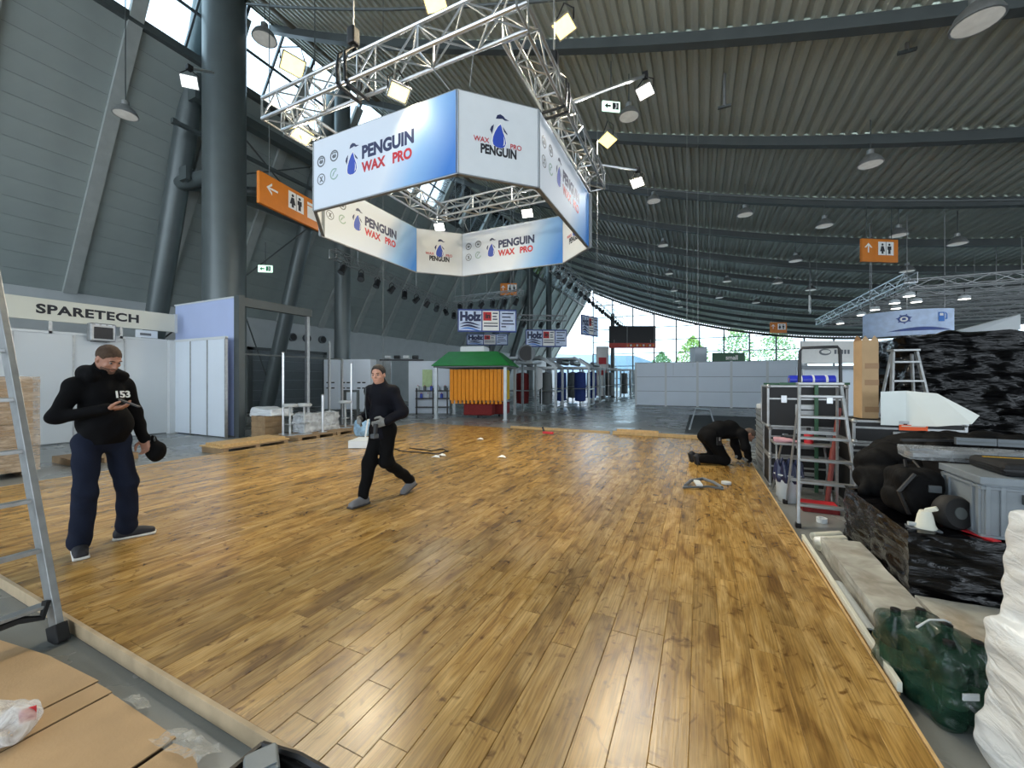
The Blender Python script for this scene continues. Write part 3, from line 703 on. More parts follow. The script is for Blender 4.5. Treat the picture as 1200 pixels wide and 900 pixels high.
for i, (px, py) in enumerate(DOM):
    p = on_roof(px, py, 1.0); big = i < 2
    lb = {0: 'largest white dome lamp near the top right corner', 1: 'white dome lamp below the second girder on the right', 2: 'grey dome lamp beside the small exit sign under the roof', 3: 'white dome lamp left under the third girder', 4: 'white cup lamp right of centre under the third girder', 5: 'white dome lamp left of the right orange sign', 6: 'white dome lamp right of the right orange sign'}.get(i, '%s from the left of the small far dome lamps under the roof' % ORD[DFAR.index((px, py))] if i > 6 else '')
    dome(p, .26 if i not in (0,) else .30, lb, None if i < 7 else 'small far dome lamps')
for px, py, x, lb in ((147, 135, -15.2, 'silver dome lamp hanging in front of the leaning left wall'), (310, 46, -13.2, 'large grey dome lamp against the glazed strip')):
    p = gx(px, py, x); dome(p, .30 if px < 200 else .38, lb); e = wire((p.x, p.y, p.z+.3), (p.x, p.y, 14.3), .015, 'dark cable of the dome lamp at the '+('leaning wall' if px < 200 else 'glazed strip'), m=m_beam)
# exit signs
for px, py, w, loc, lb in ((311, 315, .55, gx(311, 315, -16.3), 'white lit exit sign under the left mid beam'), (716, 125, .45, on_roof(716, 125, 1.2), 'small white exit sign with arrow under the roof')):
    t = T('exit_sign', lb, 'sign', loc); yaw = YAW+R(8); M = Matrix.Rotation(yaw, 3, 'Z')
    MB(t).box(loc, (w, .06, w*.52), rot=M).build('sign_box', m_exit, t, bevel=.01)
    Mp = plane(M@Vector((-w*.5, -.032, -w*.26)), M@Vector((1, 0, 0)), (0, 0, 1)); mg = m_ink if px > 500 else mat('exit_green', (40, 150, 96), .5)
    flat(Mp, [(w*.12, w*.24), (w*.28, w*.40), (w*.28, w*.30), (w*.46, w*.30), (w*.46, w*.2), (w*.28, w*.2), (w*.28, w*.1)], mg, t, 'arrow'); flat(Mp, [(w*.56, w*.08), (w*.9, w*.08), (w*.9, w*.44), (w*.56, w*.44)], mg, t, 'door_mark')
    flat(lift(Mp, .003), [(w*.66, w*.1), (w*.74, w*.26), (w*.70, w*.4), (w*.8, w*.4), (w*.82, w*.24), (w*.76, w*.1)], m_whiteink, t, 'figure_mark')
    MB(t).tube(loc+Vector((0, 0, w*.2)), loc+Vector((0, 0, 1.1)), .012, 5).build('hanger', m_beam, t)
# orange signs
def figure(M, x, y, s, par, skirt):
    b = [(-.12, 0), (-.12, .38), (-.2, .38), (-.2, .72), (.2, .72), (.2, .38), (.12, .38), (.12, 0)] if not skirt else [(-.1, 0), (-.1, .22), (-.26, .22), (-.12, .72), (.12, .72), (.26, .22), (.1, .22), (.1, 0)]
    flat(M, [(x+p*s, y+q*s) for p, q in b], m_ink, par, 'figure_mark'); flat(M, ell2(x, y+.87*s, .11*s, .11*s, 10), m_ink, par, 'figure_mark')
def orange(c, w, h, yaw, arrow, label, top, extra=False):
    c = Vector(c); t = T('wayfinding_sign', label, 'sign', c); X = Vector((math.cos(yaw), math.sin(yaw), 0))
    MB(t).box(c, (w, .09, h), rz=yaw).build('sign_box', m_orange, t, bevel=.012)
    M = plane(X*(-w/2)+Vector((0, 0, -h/2))+Vector((math.sin(yaw), -math.cos(yaw), 0))*.047, X, (0, 0, 1))
    def ar(cx, cy, s, a):
        pts = [(-.5, 0), (-.02, .46), (-.02, .25), (-.26, .07), (.5, .07), (.5, -.07), (-.26, -.07), (-.02, -.25), (-.02, -.46)]
        flat(M, [(cx+(p*math.cos(a)-q*math.sin(a))*s, cy+(p*math.sin(a)+q*math.cos(a))*s) for p, q in pts], m_whiteink, t, 'arrow')
    ar(w*.17, h*.6, h*.42, 0 if arrow == 'left' else -PI/2)
    x0 = w*.44 if not extra else w*.40; pw_ = h*.6
    if extra: pw_ = h*.52
    flat(M, [(x0, h*.3), (x0+pw_*1.25, h*.3), (x0+pw_*1.25, h*.88), (x0, h*.88)], m_whiteink, t, 'pictogram_field', .001)
    figure(lift(M, .002), x0+pw_*.34, h*.36, h*.46, t, True); figure(lift(M, .002), x0+pw_*.9, h*.36, h*.46, t, False)
    flat(lift(M, .002), [(x0+pw_*.61, h*.3), (x0+pw_*.64, h*.3), (x0+pw_*.64, h*.88), (x0+pw_*.61, h*.88)], m_ink, t, 'divider_mark')
    if extra:
        flat(M, [(w*.70, h*.28), (w*.92, h*.28), (w*.92, h*.70), (w*.70, h*.70)], m_whiteink, t, 'pictogram_field', .001)
        flat(M, [(w*.70, h*.74), (w*.92, h*.74), (w*.92, h*.84), (w*.70, h*.84)], m_whiteink, t, 'pictogram_field', .001)
    for sx in (-.35, .35): q = c+X*w*sx; MB(t).tube(q+Vector((0, 0, h/2)), (q.x, q.y, roofz(q.x)+.15), .012, 5).build('hanger', m_beam, t)
    return t
pA = gt(303, 228, 9.6); pB = gt(378, 250, 11.6); dA = pB-pA
orange((pA+pB)/2, dA.length, .78, math.atan2(dA.y, dA.x), 'left', 'orange toilet direction sign left of the hanging banner', 12.5, True)
orange(gt(1030, 294, 13.2), 1.33, .76, YAW+R(6), 'up', 'orange toilet direction sign hanging far right under the roof', 7.2)
orange(gt(912, 384, 30), 1.25, .8, YAW, 'up', 'small far orange sign above the white partition', 6.9)
orange(gt(596, 339, 24), 1.0, .72, YAW, 'up', 'far orange sign behind the stage lights near the roof edge', 9.6)
# ------------------------------------------------------------------ left booth
bw = T('booth_back_wall', 'white booth back wall of panels below the lettered fascia', 'partition', (-14.2, 3.0, 0))
for i in range(7):
    y = -.6+i*.98
    MB(bw).b2((-14.24, y+.012, .03), (-14.2, y+.968, 2.7)).build('panel', m_panel, bw)
    MB(bw).b2((-14.25, y-.02, 0), (-14.18, y+.012, 2.72)).build('post', m_alud, bw)
MB(bw).b2((-14.26, -.6, 2.7), (-14.17, 6.26, 2.76)).build('top_rail', m_panel, bw)
MB(bw).b2((-14.26, 6.24, 0), (-14.07, 6.45, 2.74)).build('corner_panel', m_panel, bw)
bs = T('booth_side_wall', 'white booth side wall of three panels in front of the thick column', 'partition', (-12.9, 6.4, 0))
for i in range(3):
    x = -14.1+i*.84
    MB(bs).b2((x+.02, 6.38, .03), (x+.82, 6.42, 2.7)).build('panel', m_panelg, bs)
    MB(bs).b2((x+.82, 6.365, 0), (x+.86, 6.435, 2.72)).build('post', m_alud, bs)
MB(bs).b2((-14.1, 6.36, 2.69), (-11.56, 6.44, 2.76)).build('top_rail', m_panel, bs)
fa = T('booth_fascia', 'cream fascia board with dark capital lettering above the white booth wall', 'sign', (-14.2, 4, 2.96))
MB(fa).b2((-14.23, -.6, 3.0), (-14.16, 6.46, 3.52)).build('board', m_cream, fa, bevel=.004)
MB(fa).b2((-14.235, 6.40, 2.98), (-14.15, 6.47, 3.54)).build('end_cap', m_panel, fa)
for y in (1.9, 3.9, 5.2): MB(fa).b2((-14.22, y-.03, 2.7), (-14.17, y+.03, 3.0)).build('post', m_alud, fa)
text('SPARETECH', .30, m_ink, fa, plane((.045, .62, .30), (0, 1, 0), (0, 0, 1)), bold=.011, sx=1.14, space=1.08)
lv = T('tall_partition', 'tall lavender panel wall rising behind the white booth', 'partition', (-12.9, 6.7, 0))
MB(lv).b2((-14.6, 6.62, .03), (-11.62, 6.68, 3.84)).build('panel', m_lav, lv); MB(lv).b2((-14.62, 6.60, 3.84), (-11.6, 6.70, 3.88)).build('top_rail', m_panel, lv)
gp_ = T('dark_post_frame', 'dark gate post and beam at the right end of the lavender panel', 'frame', (-11.48, 6.68, 0))
MB(gp_).b2((-11.58, 6.60, 0), (-11.36, 6.76, 3.9)).build('post', m_beam, gp_); MB(gp_).b2((-11.56, 6.76, 3.62), (-11.40, 8.9, 3.86)).build('beam', m_beam, gp_)
MB(gp_).b2((-11.54, 8.74, 0), (-11.44, 8.84, 3.62)).build('post', m_alud, gp_)
MB(gp_).b2((-11.5, 6.76, 2.28), (-11.47, 10.2, 2.32)).build('rail', m_beam, gp_); MB(gp_).b2((-11.52, 10.14, 0), (-11.46, 10.2, 2.32)).build('post', m_alud, gp_)
MB(gp_).b2((-11.52, 9.6, 0), (-11.46, 9.66, 2.9)).build('post', m_alud, gp_)
# screen box behind man's head, small lamp on the booth wall
t = T('monitor', 'dark monitor in a grey casing on top of the booth wall', 'monitor', (-14.0, 4.6, 2.62)); c = Vector((-14.0, 4.75, 2.80))
MB(t).box(c, (.22, .50, .46)).build('casing', m_alud, t, bevel=.03); MB(t).box(c+Vector((.115, 0, -.02)), (.02, .36, .30)).build('screen', m_black, t)
for k in range(3): MB(t).box(c+Vector((.115, -.12+.12*k, .19)), (.02, .07, .035)).build('label_plate', m_panel, t)
MB(t).b2((-14.21, 4.6, 2.56), (-13.95, 4.9, 2.62)).build('bracket', m_black, t)
t = T('paper_sign', 'pale printed sheet in the gap under the fascia', 'sign', (-14.2, 5.6, 2.76)); MB(t).b2((-14.2, 5.5, 2.77), (-14.18, 6.0, 2.98)).build('sheet', m_panelg, t); MB(t).b2((-14.18, 5.6, 2.83), (-14.178, 5.85, 2.9)).build('print', m_greyink, t)
# shrink wrapped cartons on pallet left
t = T('wrapped_carton_pallet', 'stack of brown cartons in clear film on a pallet behind the ladder', 'pallet', (-10.2, 2.0, 0))
def pallet(t, x0, y0, x1, y1, z0=0, n=7, m=None, along='y'):
    m = m or m_pine2
    for i in range(3):
        f = i/2
        if along == 'y':
            y = y0+.05+(y1-y0-.1)*f; MB(t).b2((x0, y-.05, z0+.022), (x1, y+.05, z0+.1)).build('block_row', m, t)
            MB(t).b2((x0, y-.05, z0), (x1, y+.05, z0+.022)).build('bottom_board', m, t)
        else:
            x = x0+.05+(x1-x0-.1)*f; MB(t).b2((x-.05, y0, z0+.022), (x+.05, y1, z0+.1)).build('block_row', m, t)
            MB(t).b2((x-.05, y0, z0), (x+.05, y1, z0+.022)).build('bottom_board', m, t)
    for i in range(n):
        if along == 'y':
            w = (x1-x0)/n; MB(t).b2((x0+w*i+.008, y0, z0+.1), (x0+w*(i+1)-.008, y1, z0+.122)).build('top_board', m, t)
        else:
            w = (y1-y0)/n; MB(t).b2((x0, y0+w*i+.008, z0+.1), (x1, y0+w*(i+1)-.008, z0+.122)).build('top_board', m, t)
pallet(t, -10.9, 1.3, -9.9, 2.55)
for i in range(2):
    for j in range(2):
        for k in range(4): MB(t).b2((-10.88+.48*i, 1.35+.6*j, .125+.37*k), (-10.41+.48*i, 1.94+.6*j, .485+.37*k)).build('carton', m_card, t, bevel=.006)
def wrapbox(name, m, t, lo, hi, n=14, amp=.02, seed=0, pinch=0.0, freq=3.0):
    """a box skin pulled into creases by stretch film"""
    lo = Vector(lo); hi = Vector(hi); bm = bmesh.new(); bmesh.ops.create_cube(bm, size=1)
    bmesh.ops.subdivide_edges(bm, edges=bm.edges, cuts=n, use_grid_fill=True)
    c = (lo+hi)/2; d = hi-lo; off = Vector(t.location)
    for v in bm.verts:
        q = v.co.copy(); p = Vector((c.x+q.x*d.x, c.y+q.y*d.y, c.z+q.z*d.z))
        nn = Vector((q.x**5, q.y**5, q.z**5)).normalized()
        a = mnoise.noise(p*freq+Vector((seed, 0, 0)))+.6*mnoise.noise(Vector((p.x*freq, p.y*freq, p.z*freq*4))*1.7+Vector((0, seed, 0)))
        r = (abs(q.x)*2)**8*(abs(q.y)*2)**8
        p += nn*(a*amp); 
        if pinch: p.x += (c.x-p.x)*pinch*r*.5; p.y += (c.y-p.y)*pinch*r*.5
        v.co = p-off
    me = bpy.data.meshes.new(name); bm.to_mesh(me); bm.free(); me.materials.append(m); me.shade_smooth(); me.set_sharp_from_angle(angle=R(50))
    o = bpy.data.objects.new(name, me); COL.objects.link(o); o.parent = t; return o
wrapbox('stretch_film', film_mat('pallet_film', (200, 180, 156), .5, .2, 7, (1, 1, 4), .4), t, (-10.93, 1.27, .1), (-9.87, 2.6, 1.63), 16, .012, 3)
# pallets left of the platform
t = T('timber_pallet', 'pallet loaded with pale boards beside the dark gate post', 'pallet', (-9.6, 5.4, 0)); pallet(t, -9.85, 4.95, -9.05, 6.4)
for i in range(5): MB(t).b2((-9.85+.16*i, 4.9, .125), (-9.71+.16*i, 6.45, .155)).build('board', m_pine, t, bevel=.003)
for i in range(4): MB(t).b2((-9.8+.17*i, 5.0, .157), (-9.66+.17*i, 6.4, .20)).build('board', m_pine, t, bevel=.003)
t = T('low_pallet', 'small low pallet behind the standing man', 'pallet', (-10.5, 3.6, 0)); pallet(t, -11.2, 3.1, -10.2, 4.0)
lp = [T('long_pallet', lb, 'pallet', (-10, y, 0)) for y, lb in ((7.2, 'weathered pallet under the white stools, nearest of the row'), (8.4, 'weathered pallet in the middle of the row by the platform'), (9.6, 'weathered pallet at the far end of the row by the platform'))]
for t, y in zip(lp, (6.75, 7.95, 9.15)): pallet(t, -10.2, y, -9.15, y+1.15)
# carpet square / dark sheet beneath the lockers and bar furniture on pallets
def stool(p, label, s=1.0):
    t = T('bar_stool', label, 'stool', p); p = Vector(p)
    MB(t).lathe([(.001, .74), (.17, .74), (.19, .76), (.19, .80), (.15, .825), (.001, .83)], 20, p).build('seat', m_white, t, smooth=40)
    MB(t).tube(p+Vector((0, 0, .02)), p+Vector((0, 0, .74)), .028, 10).build('column', m_white, t, smooth=40)
    MB(t).lathe([(.2, 0), (.2, .012), (.04, .03), (.001, .03)], 20, p).build('base', m_alu, t, smooth=40)
    MB(t).lathe([(.12, .28), (.13, .29), (.12, .30)], 16, p).build('foot_ring', m_alu, t, smooth=40); return t
stool((-9.75, 6.95, .122), 'white round bar stool nearest to the pale boards'); stool((-9.6, 7.25, .122), 'white bar stool second from the pale boards'); stool((-9.75, 8.75, .122), 'white round bar stool farther along the pallets')
for x, y, h, lb in ((-9.5, 7.75, 1.15, 'upright chrome table tube standing before the wrapped bundle'), (-9.95, 8.1, 1.1, 'second chrome tube behind the first on the pallets'), (-10.1, 7.0, 2.3, 'tall thin steel pole beside the bar stools'), (-10.1, 9.3, 2.1, 'tall thin steel pole at the far stool')):
    t = T('steel_tube', lb, 'pole', (x, y, .122)); MB(t).tube((x, y, .13), (x, y, h), .035 if h < 2 else .03, 12).build('tube', m_alu, t, smooth=40); MB(t).lathe([(.11, 0), (.11, .012), (.001, .014)], 16, (x, y, .122)).build('foot_plate', m_alu, t, smooth=40)
    MB(t).lathe([(.04, 0), (.045, .02), (.001, .03)], 12, (x, y, h)).build('cap', m_alu, t, smooth=40)
t = T('brown_crate', 'brown wooden crate beside the dark gate post', 'crate', (-10.6, 6.95, 0))
for k in range(4): MB(t).b2((-10.98, 6.7, .02+k*.15), (-10.4, 6.72, .155+k*.15)).build('slat', m_pine2, t); MB(t).b2((-10.42, 6.72, .02+k*.15), (-10.4, 7.2, .155+k*.15)).build('slat', m_pine2, t)
MB(t).b2((-10.97, 6.72, .01), (-10.43, 7.2, .58)).build('inner_box', m_cardd, t)
t = T('wrapped_bundle', 'bundle under translucent white film behind the stools', 'bundle', (-9.9, 8.0, .122)); MB(t).b2((-10.18, 7.35, .125), (-9.78, 8.45, .52)).build('goods', m_panelg, t); wrapbox('film', film_mat('bundle_film', (206, 210, 212), .8, .2, 6, (1, 1, 1), .5), t, (-10.2, 7.3, .13), (-9.72, 8.55, .64), 14, .07, 5, .12, freq=3)
t = T('white_sheet_roll', 'white padded sheet lying over the brown crate', 'sheet', (-10.7, 6.9, .6)); wrapbox('sheet', m_white_film, t, (-11.2, 6.8, .6), (-10.3, 7.5, .80), 14, .06, 9, .12, freq=3)
# lockers
lk = T('locker_bank', 'white steel locker bank on legs behind the walking person', 'lockers', (-14.8, 13.4, 0)); c = gz(407, 485, .35); c = Vector((-12.83, 11.6, 0)); yaw = YAW-R(8)
lk.location = c; lk.rotation_euler = (0, 0, yaw)
MB().b2((-1.0, 0, .30), (1.0, .5, 2.4)).build('cabinet', m_panelg, lk)
for i in range(3):
    for j in range(2):
        x = -1.0+.667*i; d = MB().b2((x+.012, -.018, .34+j*.98), (x+.655, 0, 1.30+j*1.02)).build('door', m_panelg, lk)
        for q in (.12, .33): MB().b2((x+q, -.024, 1.22 if j == 0 else 1.44), (x+q+.14, -.017, 1.27 if j == 0 else 1.49)).build('vent_slot', m_black, d)
for x in (-.95, .95):
    for y in (.03, .47): MB().b2((x-.025, y-.025, 0), (x+.025, y+.025, .30)).build('leg', m_beam, lk)
t = T('low_bench', 'low dark bench in front of the white lockers', 'bench', (-12.2, 10.75, 0)); MB(t).box((-12.2, 10.75, .43), (1.3, .36, .06), rz=YAW).build('top', m_beam, t)
for s in (-.6, .6): MB(t).box(Vector((-12.2, 10.75, .2))+Vector((math.cos(YAW), math.sin(YAW), 0))*s, (.08, .34, .40), rz=YAW).build('leg', m_beam, t)
t = T('display_stand', 'dark upright empty stand before the lockers', 'stand', (-11.45, 10.55, 0)); X = Vector((math.cos(YAW), math.sin(YAW), 0)); c = Vector((-11.45, 10.55, 0))
for s in (-.24, .24): MB(t).box(c+X*s+Vector((0, 0, .6)), (.08, .08, 1.2), rz=YAW).build('upright', m_beam, t)
MB(t).box(c+Vector((0, 0, 1.17)), (.56, .08, .08), rz=YAW).build('crossbar', m_beam, t)
# white plinth and blue bag behind the walking person
c = gz(425, 525, PZ); t = T('white_plinth', 'flat white plinth on the platform behind the walking person', 'plinth', (c.x, c.y, PZ), YAW); MB().b2((-.28, -.1, .01), (.42, .5, .17)).build('body', m_panel, t, bevel=.006); MB().b2((-.26, -.085, 0), (.40, .48, .02)).build('base', m_black, t); MB().tube((-.02, .2, .17), (.06, .22, .75), .02, 8).build('handle', m_panel, t)
c = gt(425, 494, 10.6); t = T('plastic_bag', 'pale blue plastic bag beside the walking person', 'bag', (c.x, c.y, 0)); f = Field((-.35, -.3, 0), (.35, .3, .7), .02); f.ell((0, 0, .3), (.26, .18, .28)).ell((.12, .03, .5), (.1, .08, .14)); f.warp(lambda x, y, z: .02*np.sin(14*x+9*z)*np.cos(11*y+8*z)); f.mesh('bag', film_mat('blue_film', (150, 190, 220), 1.2, .3, 12), t)
# cable and paper scraps on the platform
t = T('black_cable', 'thin black cable lying on the planks right of the walking person', 'cable', gz(500, 530, PZ)); pts = [gz(463, 526, PZ+.012), gz(472, 529, PZ+.012), gz(492, 530, PZ+.012), gz(512, 532, PZ+.012), gz(524, 529, PZ+.012), gz(520, 526, PZ+.012), gz(505, 528, PZ+.012), gz(480, 525, PZ+.012)]; MB(t).path(pts, .012, 6).build('cable', m_black, t); MB(t).box(pts[4], (.05, .05, .04)).build('plug', m_black, t)
for i, (px, py) in enumerate(((518, 534), (563, 515), (588, 536), (511, 536))):
    c = gz(px, py, PZ); t = T('paper_scrap', ['crumpled white paper beside the black cable end', 'small white scrap on the planks left of the far timber', 'crumpled white paper right of the cable', 'small white scrap under the black cable'][i], 'scrap', c); MB(t).add([c+Vector(v) for v in ((-.08, -.05, .003), (.02, -.07, .02), (.1, -.01, .004), (.03, .06, .025), (-.07, .05, .004), (0, 0, .05))], [(0, 1, 5), (1, 2, 5), (2, 3, 5), (3, 4, 5), (4, 0, 5), (4, 3, 2, 1, 0)]).build('paper', m_whiteink, t)
c = gz(640, 511, PZ); t = T('hand_tool', 'small red brown hand tool on the far left timber', 'tool', c+Vector((0, .15, .04))); MB(t).box(c+Vector((0, .15, .07)), (.3, .08, .06)).build('body', m_red, t, bevel=.01); MB(t).tube(c+Vector((-.1, .15, .04)), c+Vector((-.16, .15, .22)), .025, 8).build('handle', m_black, t)

# ------------------------------------------------------------------ car wash show stands along the left aisle
m_galv = mat('galvanised_steel', (160, 166, 168), .4, .5, .1, 6)
m_brush_o = mat('orange_brush_strip', (222, 138, 20), .7, 0, .2, 20, .3, 60, stretch=(8, 8, .5))
m_brush_y = mat('yellow_brush_strip', (214, 178, 24), .7, 0, .2, 20, .3, 60, stretch=(8, 8, .5))
m_brush_r = mat('dark_red_brush', (112, 22, 22), .8, 0, .25, 20, .3, 60)
m_brush_b = mat('blue_brush', (40, 62, 128), .8, 0, .25, 20, .3, 60)
gs = T('wash_pavilion', 'green roofed pavilion on four posts hung with orange strips', 'pavilion', (-8.35, 13.9, 0), R(16))
X0, X1, Y0_, Y1_ = -1.42, 1.42, -.35, 2.05
for x, y in ((X0, Y0_), (X1, Y0_), (X0, Y1_), (X1, Y1_)): MB().b2((x-.06, y-.06, 0), (x+.06, y+.06, 2.15)).build('post', m_galv, gs); MB().b2((x-.1, y-.1, 0), (x+.1, y+.1, .02)).build('foot_plate', m_galv, gs)
mb = MB(); rz0, rz1 = 2.13, 2.72; a = [(-1.55, -.5, rz0), (1.6, -.5, rz0), (1.6, 2.2, rz0), (-1.55, 2.2, rz0), (-1.1, .3, rz1), (.95, .3, rz1), (.95, 1.5, rz1), (-1.1, 1.5, rz1)]
for q in ((0, 1, 5, 4), (1, 2, 6, 5), (2, 3, 7, 6), (3, 0, 4, 7), (4, 5, 6, 7)):
    p = [Vector(a[i]) for i in q]; nn = (p[1]-p[0]).cross(p[2]-p[0]).normalized(); MB().prism(p, nn*.03).build('roof_panel', m_green, gs)
MB().b2((-1.5, -.45, rz0-.06), (1.55, 2.15, rz0)).build('ceiling_frame', m_beam, gs)
MB().b2((-.62, .3, rz1), (.42, 1.3, rz1+.26)).build('roof_unit', m_panel, gs, bevel=.05)
for i in range(14): MB().b2((X0+.5+.166*i, -.14, .74), (X0+.5+.166*i+.15, -.06, 2.0)).build('brush_strip', m_brush_o, gs, bevel=.02)
for i in range(14): MB().b2((X0+.53+.166*i, -.05, .6), (X0+.5+.166*i+.14, .02, 2.0)).build('brush_strip', m_brush_o, gs, bevel=.02)
for i in range(6): MB().b2((1.16, .45+.22*i, .72), (1.24, .45+.22*i+.19, 2.0)).build('brush_strip', m_brush_y, gs, bevel=.02)
for cx, cy, w in ((.2, .4, 1.2), (.95, 1.1, .7)): MB().b2((cx-w/2, cy-.35, .12), (cx+w/2, cy+.35, .62)).build('machine_base', m_brush_r, gs, bevel=.06); MB().tube((cx, cy, 0), (cx, cy, .14), .1, 10).build('machine_foot', m_black, gs)
def portal(c, yaw, w, d, h, label, brush, slope=True, m=m_galv):
    t = T('wash_portal', label, 'machine', c, yaw)
    for x in (-w/2, w/2):
        for y in (0, d): MB().b2((x-.06, y-.06, 0), (x+.06, y+.06, h)).build('post', m, t)
        MB().b2((x-.06, 0, .06), (x+.06, d, .16)).build('foot_rail', m, t)
        MB().b2((x-.05, 0, h*.42), (x+.05, d, h*.45)).build('side_rail', m, t)
    for y in (0, d): MB().b2((-w/2, y-.07, h-.12), (w/2, y+.07, h)).build('crossbeam', m, t)
    if slope:
        for y in (0, d): MB().bar((w/2, y, h), (w/2-.9, y, h+.55), .10, .14).build('sloped_arm', m, t)
        MB().prism([(w/2+.02, -.02, h-.1), (w/2+.02, d, h-.1), (w/2-.9, d, h+.5), (w/2-.9, -.02, h+.5)], (.03, 0, .04)).build('sloped_hood', m, t)
        MB().b2((-w/2, -.05, h+.42), (w/2-.86, d, h+.54)).build('top_plate', m, t)
    for i in range(2): 
        x = -w*.28+w*.5*i; MB().lathe([(.06, .25), (.34, .3), (.36, h*.5), (.34, h*.85), (.06, h*.88)], 14, (x, d*.5, 0)).build('brush', brush[i % len(brush)], t, smooth=40); MB().tube((x, d*.5, 0), (x, d*.5, h), .05, 8).build('axle', m, t)
    MB().b2((-w/2-.1, -.2, h*.35), (-w/2+.18, -.08, h*.9)).build('control_cabinet', m_panelg, t)
    MB().tube((-w/2, -.07, h*.45), (w/2, -.07, h*.45), .03, 6).build('spray_bar', m_alu, t)
    MB().tube((-w*.2, -.3, h+.3), (-w*.2, d, h+.3), .18, 12).build('blower_duct', m_mull, t)
    return t
portal((-7.9, 19.0, 0), R(8), 2.6, 2.0, 2.25, 'first grey wash portal with dark red brushes right of the pavilion', [m_brush_r, m_beam])
portal((-7.0, 22.6, 0), R(6), 2.4, 2.0, 2.35, 'second grey wash portal with sloped hood and blue brushes', [m_brush_b, m_brush_b])
portal((-7.5, 27.0, 0), R(4), 2.7, 2.0, 2.45, 'third wash portal frame farther along the aisle', [m_beam, m_brush_b], False)
portal((-7.2, 31.5, 0), R(3), 2.7, 2.4, 2.5, 'fourth wash portal frame with dark and red brushes', [m_brush_r, m_beam], False)
portal((-7.0, 37.0, 0), R(2), 2.8, 2.4, 2.55, 'fifth wash portal frame far down the aisle', [m_beam, m_beam], False)
portal((-5.2, 43.0, 0), R(2), 2.8, 2.4, 2.6, 'last wash portal near the white partition', [m_beam, m_brush_r], False)
t = T('exhaust_duct', 'big dark round duct mouth on top of the first wash portal', 'duct', (-7.2, 17.5, 2.62)); c = gt(617, 414, 19); t.location = (c.x, c.y, c.z-.4)
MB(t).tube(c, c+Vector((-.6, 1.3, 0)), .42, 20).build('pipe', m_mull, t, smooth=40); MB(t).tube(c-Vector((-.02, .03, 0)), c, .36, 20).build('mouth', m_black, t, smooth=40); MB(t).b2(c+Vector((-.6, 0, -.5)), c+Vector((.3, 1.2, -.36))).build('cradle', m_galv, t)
for s in (-.5, .2): MB(t).b2((c.x+s, c.y+.5, 0), (c.x+s+.1, c.y+.6, c.z-.45)).build('leg', m_galv, t)
t = T('white_board', 'white leaning board standing in the first wash portal', 'board', (-7.0, 18.2, 0)); c = gz(629, 482); MB(t).prism([(c.x-.1, c.y, .9), (c.x+.25, c.y+.1, 1.2), (c.x+.25, c.y+.1, 2.1), (c.x-.1, c.y, 2.3)], (0, .04, 0)).build('board', m_panel, t); MB(t).tube((c.x+.2, c.y+.13, 0), (c.x+.2, c.y+.13, 1.3), .03, 6).build('stand', m_galv, t)
# grey stand left of the pavilion
t = T('grey_stand_wall', 'plain grey stand wall between the walking person and the pavilion', 'partition', (-12.5, 15, 0), YAW)
pw0 = gz(448, 485, 0); t.location = (pw0.x, pw0.y, 0); MB().b2((-.9, 0, .02), (.35, .06, 2.4)).build('panel', mat('grey_wall_panel', (158, 164, 166), .6), t); MB().b2((.35, -.02, 0), (.42, .08, 2.44)).build('post', m_alud, t)
MB().b2((-.95, -.02, 2.4), (.42, .08, 2.46)).build('top_rail', m_alud, t)
t = T('show_wall', 'pale show wall with pale green poster and dark shelves', 'display', (0, 0, 0), YAW); pw1 = gz(485, 487, 0); t.location = (pw1.x, pw1.y+1.0, 0)
MB().b2((-.9, 0, .02), (1.0, .05, 2.45)).build('panel', m_panelg, t); MB().b2((-.25, -.03, 1.25), (.2, -.005, 2.05)).build('poster', mat('pale_green_print', (182, 206, 150), .5), t)
for z in (.3, .7, 1.05):
    s = MB().b2((-.5, -.35, z), (1.0, 0, z+.04)).build('shelf', m_black, t)
for x in (-.45, .3, .95): MB().b2((x-.03, -.34, 0), (x+.03, -.28, 1.2)).build('upright', m_black, t)
for i in range(9):
    x = -.42+.155*i; c = Vector((x, -.18, .74 if i % 2 else 1.09)); c.rotate(Matrix.Rotation(YAW, 3, 'Z')); c = c+Vector(t.location)
    b = T('detergent_canister', ORD[i]+' small canister from the left on the dark shelves left of the pavilion', 'canister', c, YAW, group='canisters on the show wall shelves'); MB().b2((-.055, -.06, 0), (.055, .06, .2)).build('body', [m_panel, m_blue, m_beam][i % 3], b, bevel=.015); MB().tube((0, 0, .2), (0, 0, .24), .02, 8).build('cap', m_red, b)
t = T('stage_light_bar', 'bar of white stage lamps lying on the grey stand wall', 'lamp bar', (pw0.x, pw0.y, 2.46), YAW); MB().b2((-.1, -.1, 2.46-2.46), (1.9, .1, .06)).build('bar', m_black, t)
for i in range(4): MB().tube((.15+.42*i, -.05, .16), (.42+.42*i, -.05, .16), .085, 12).build('lamp_tube', m_panel if i % 2 == 0 else m_black, t, smooth=40)
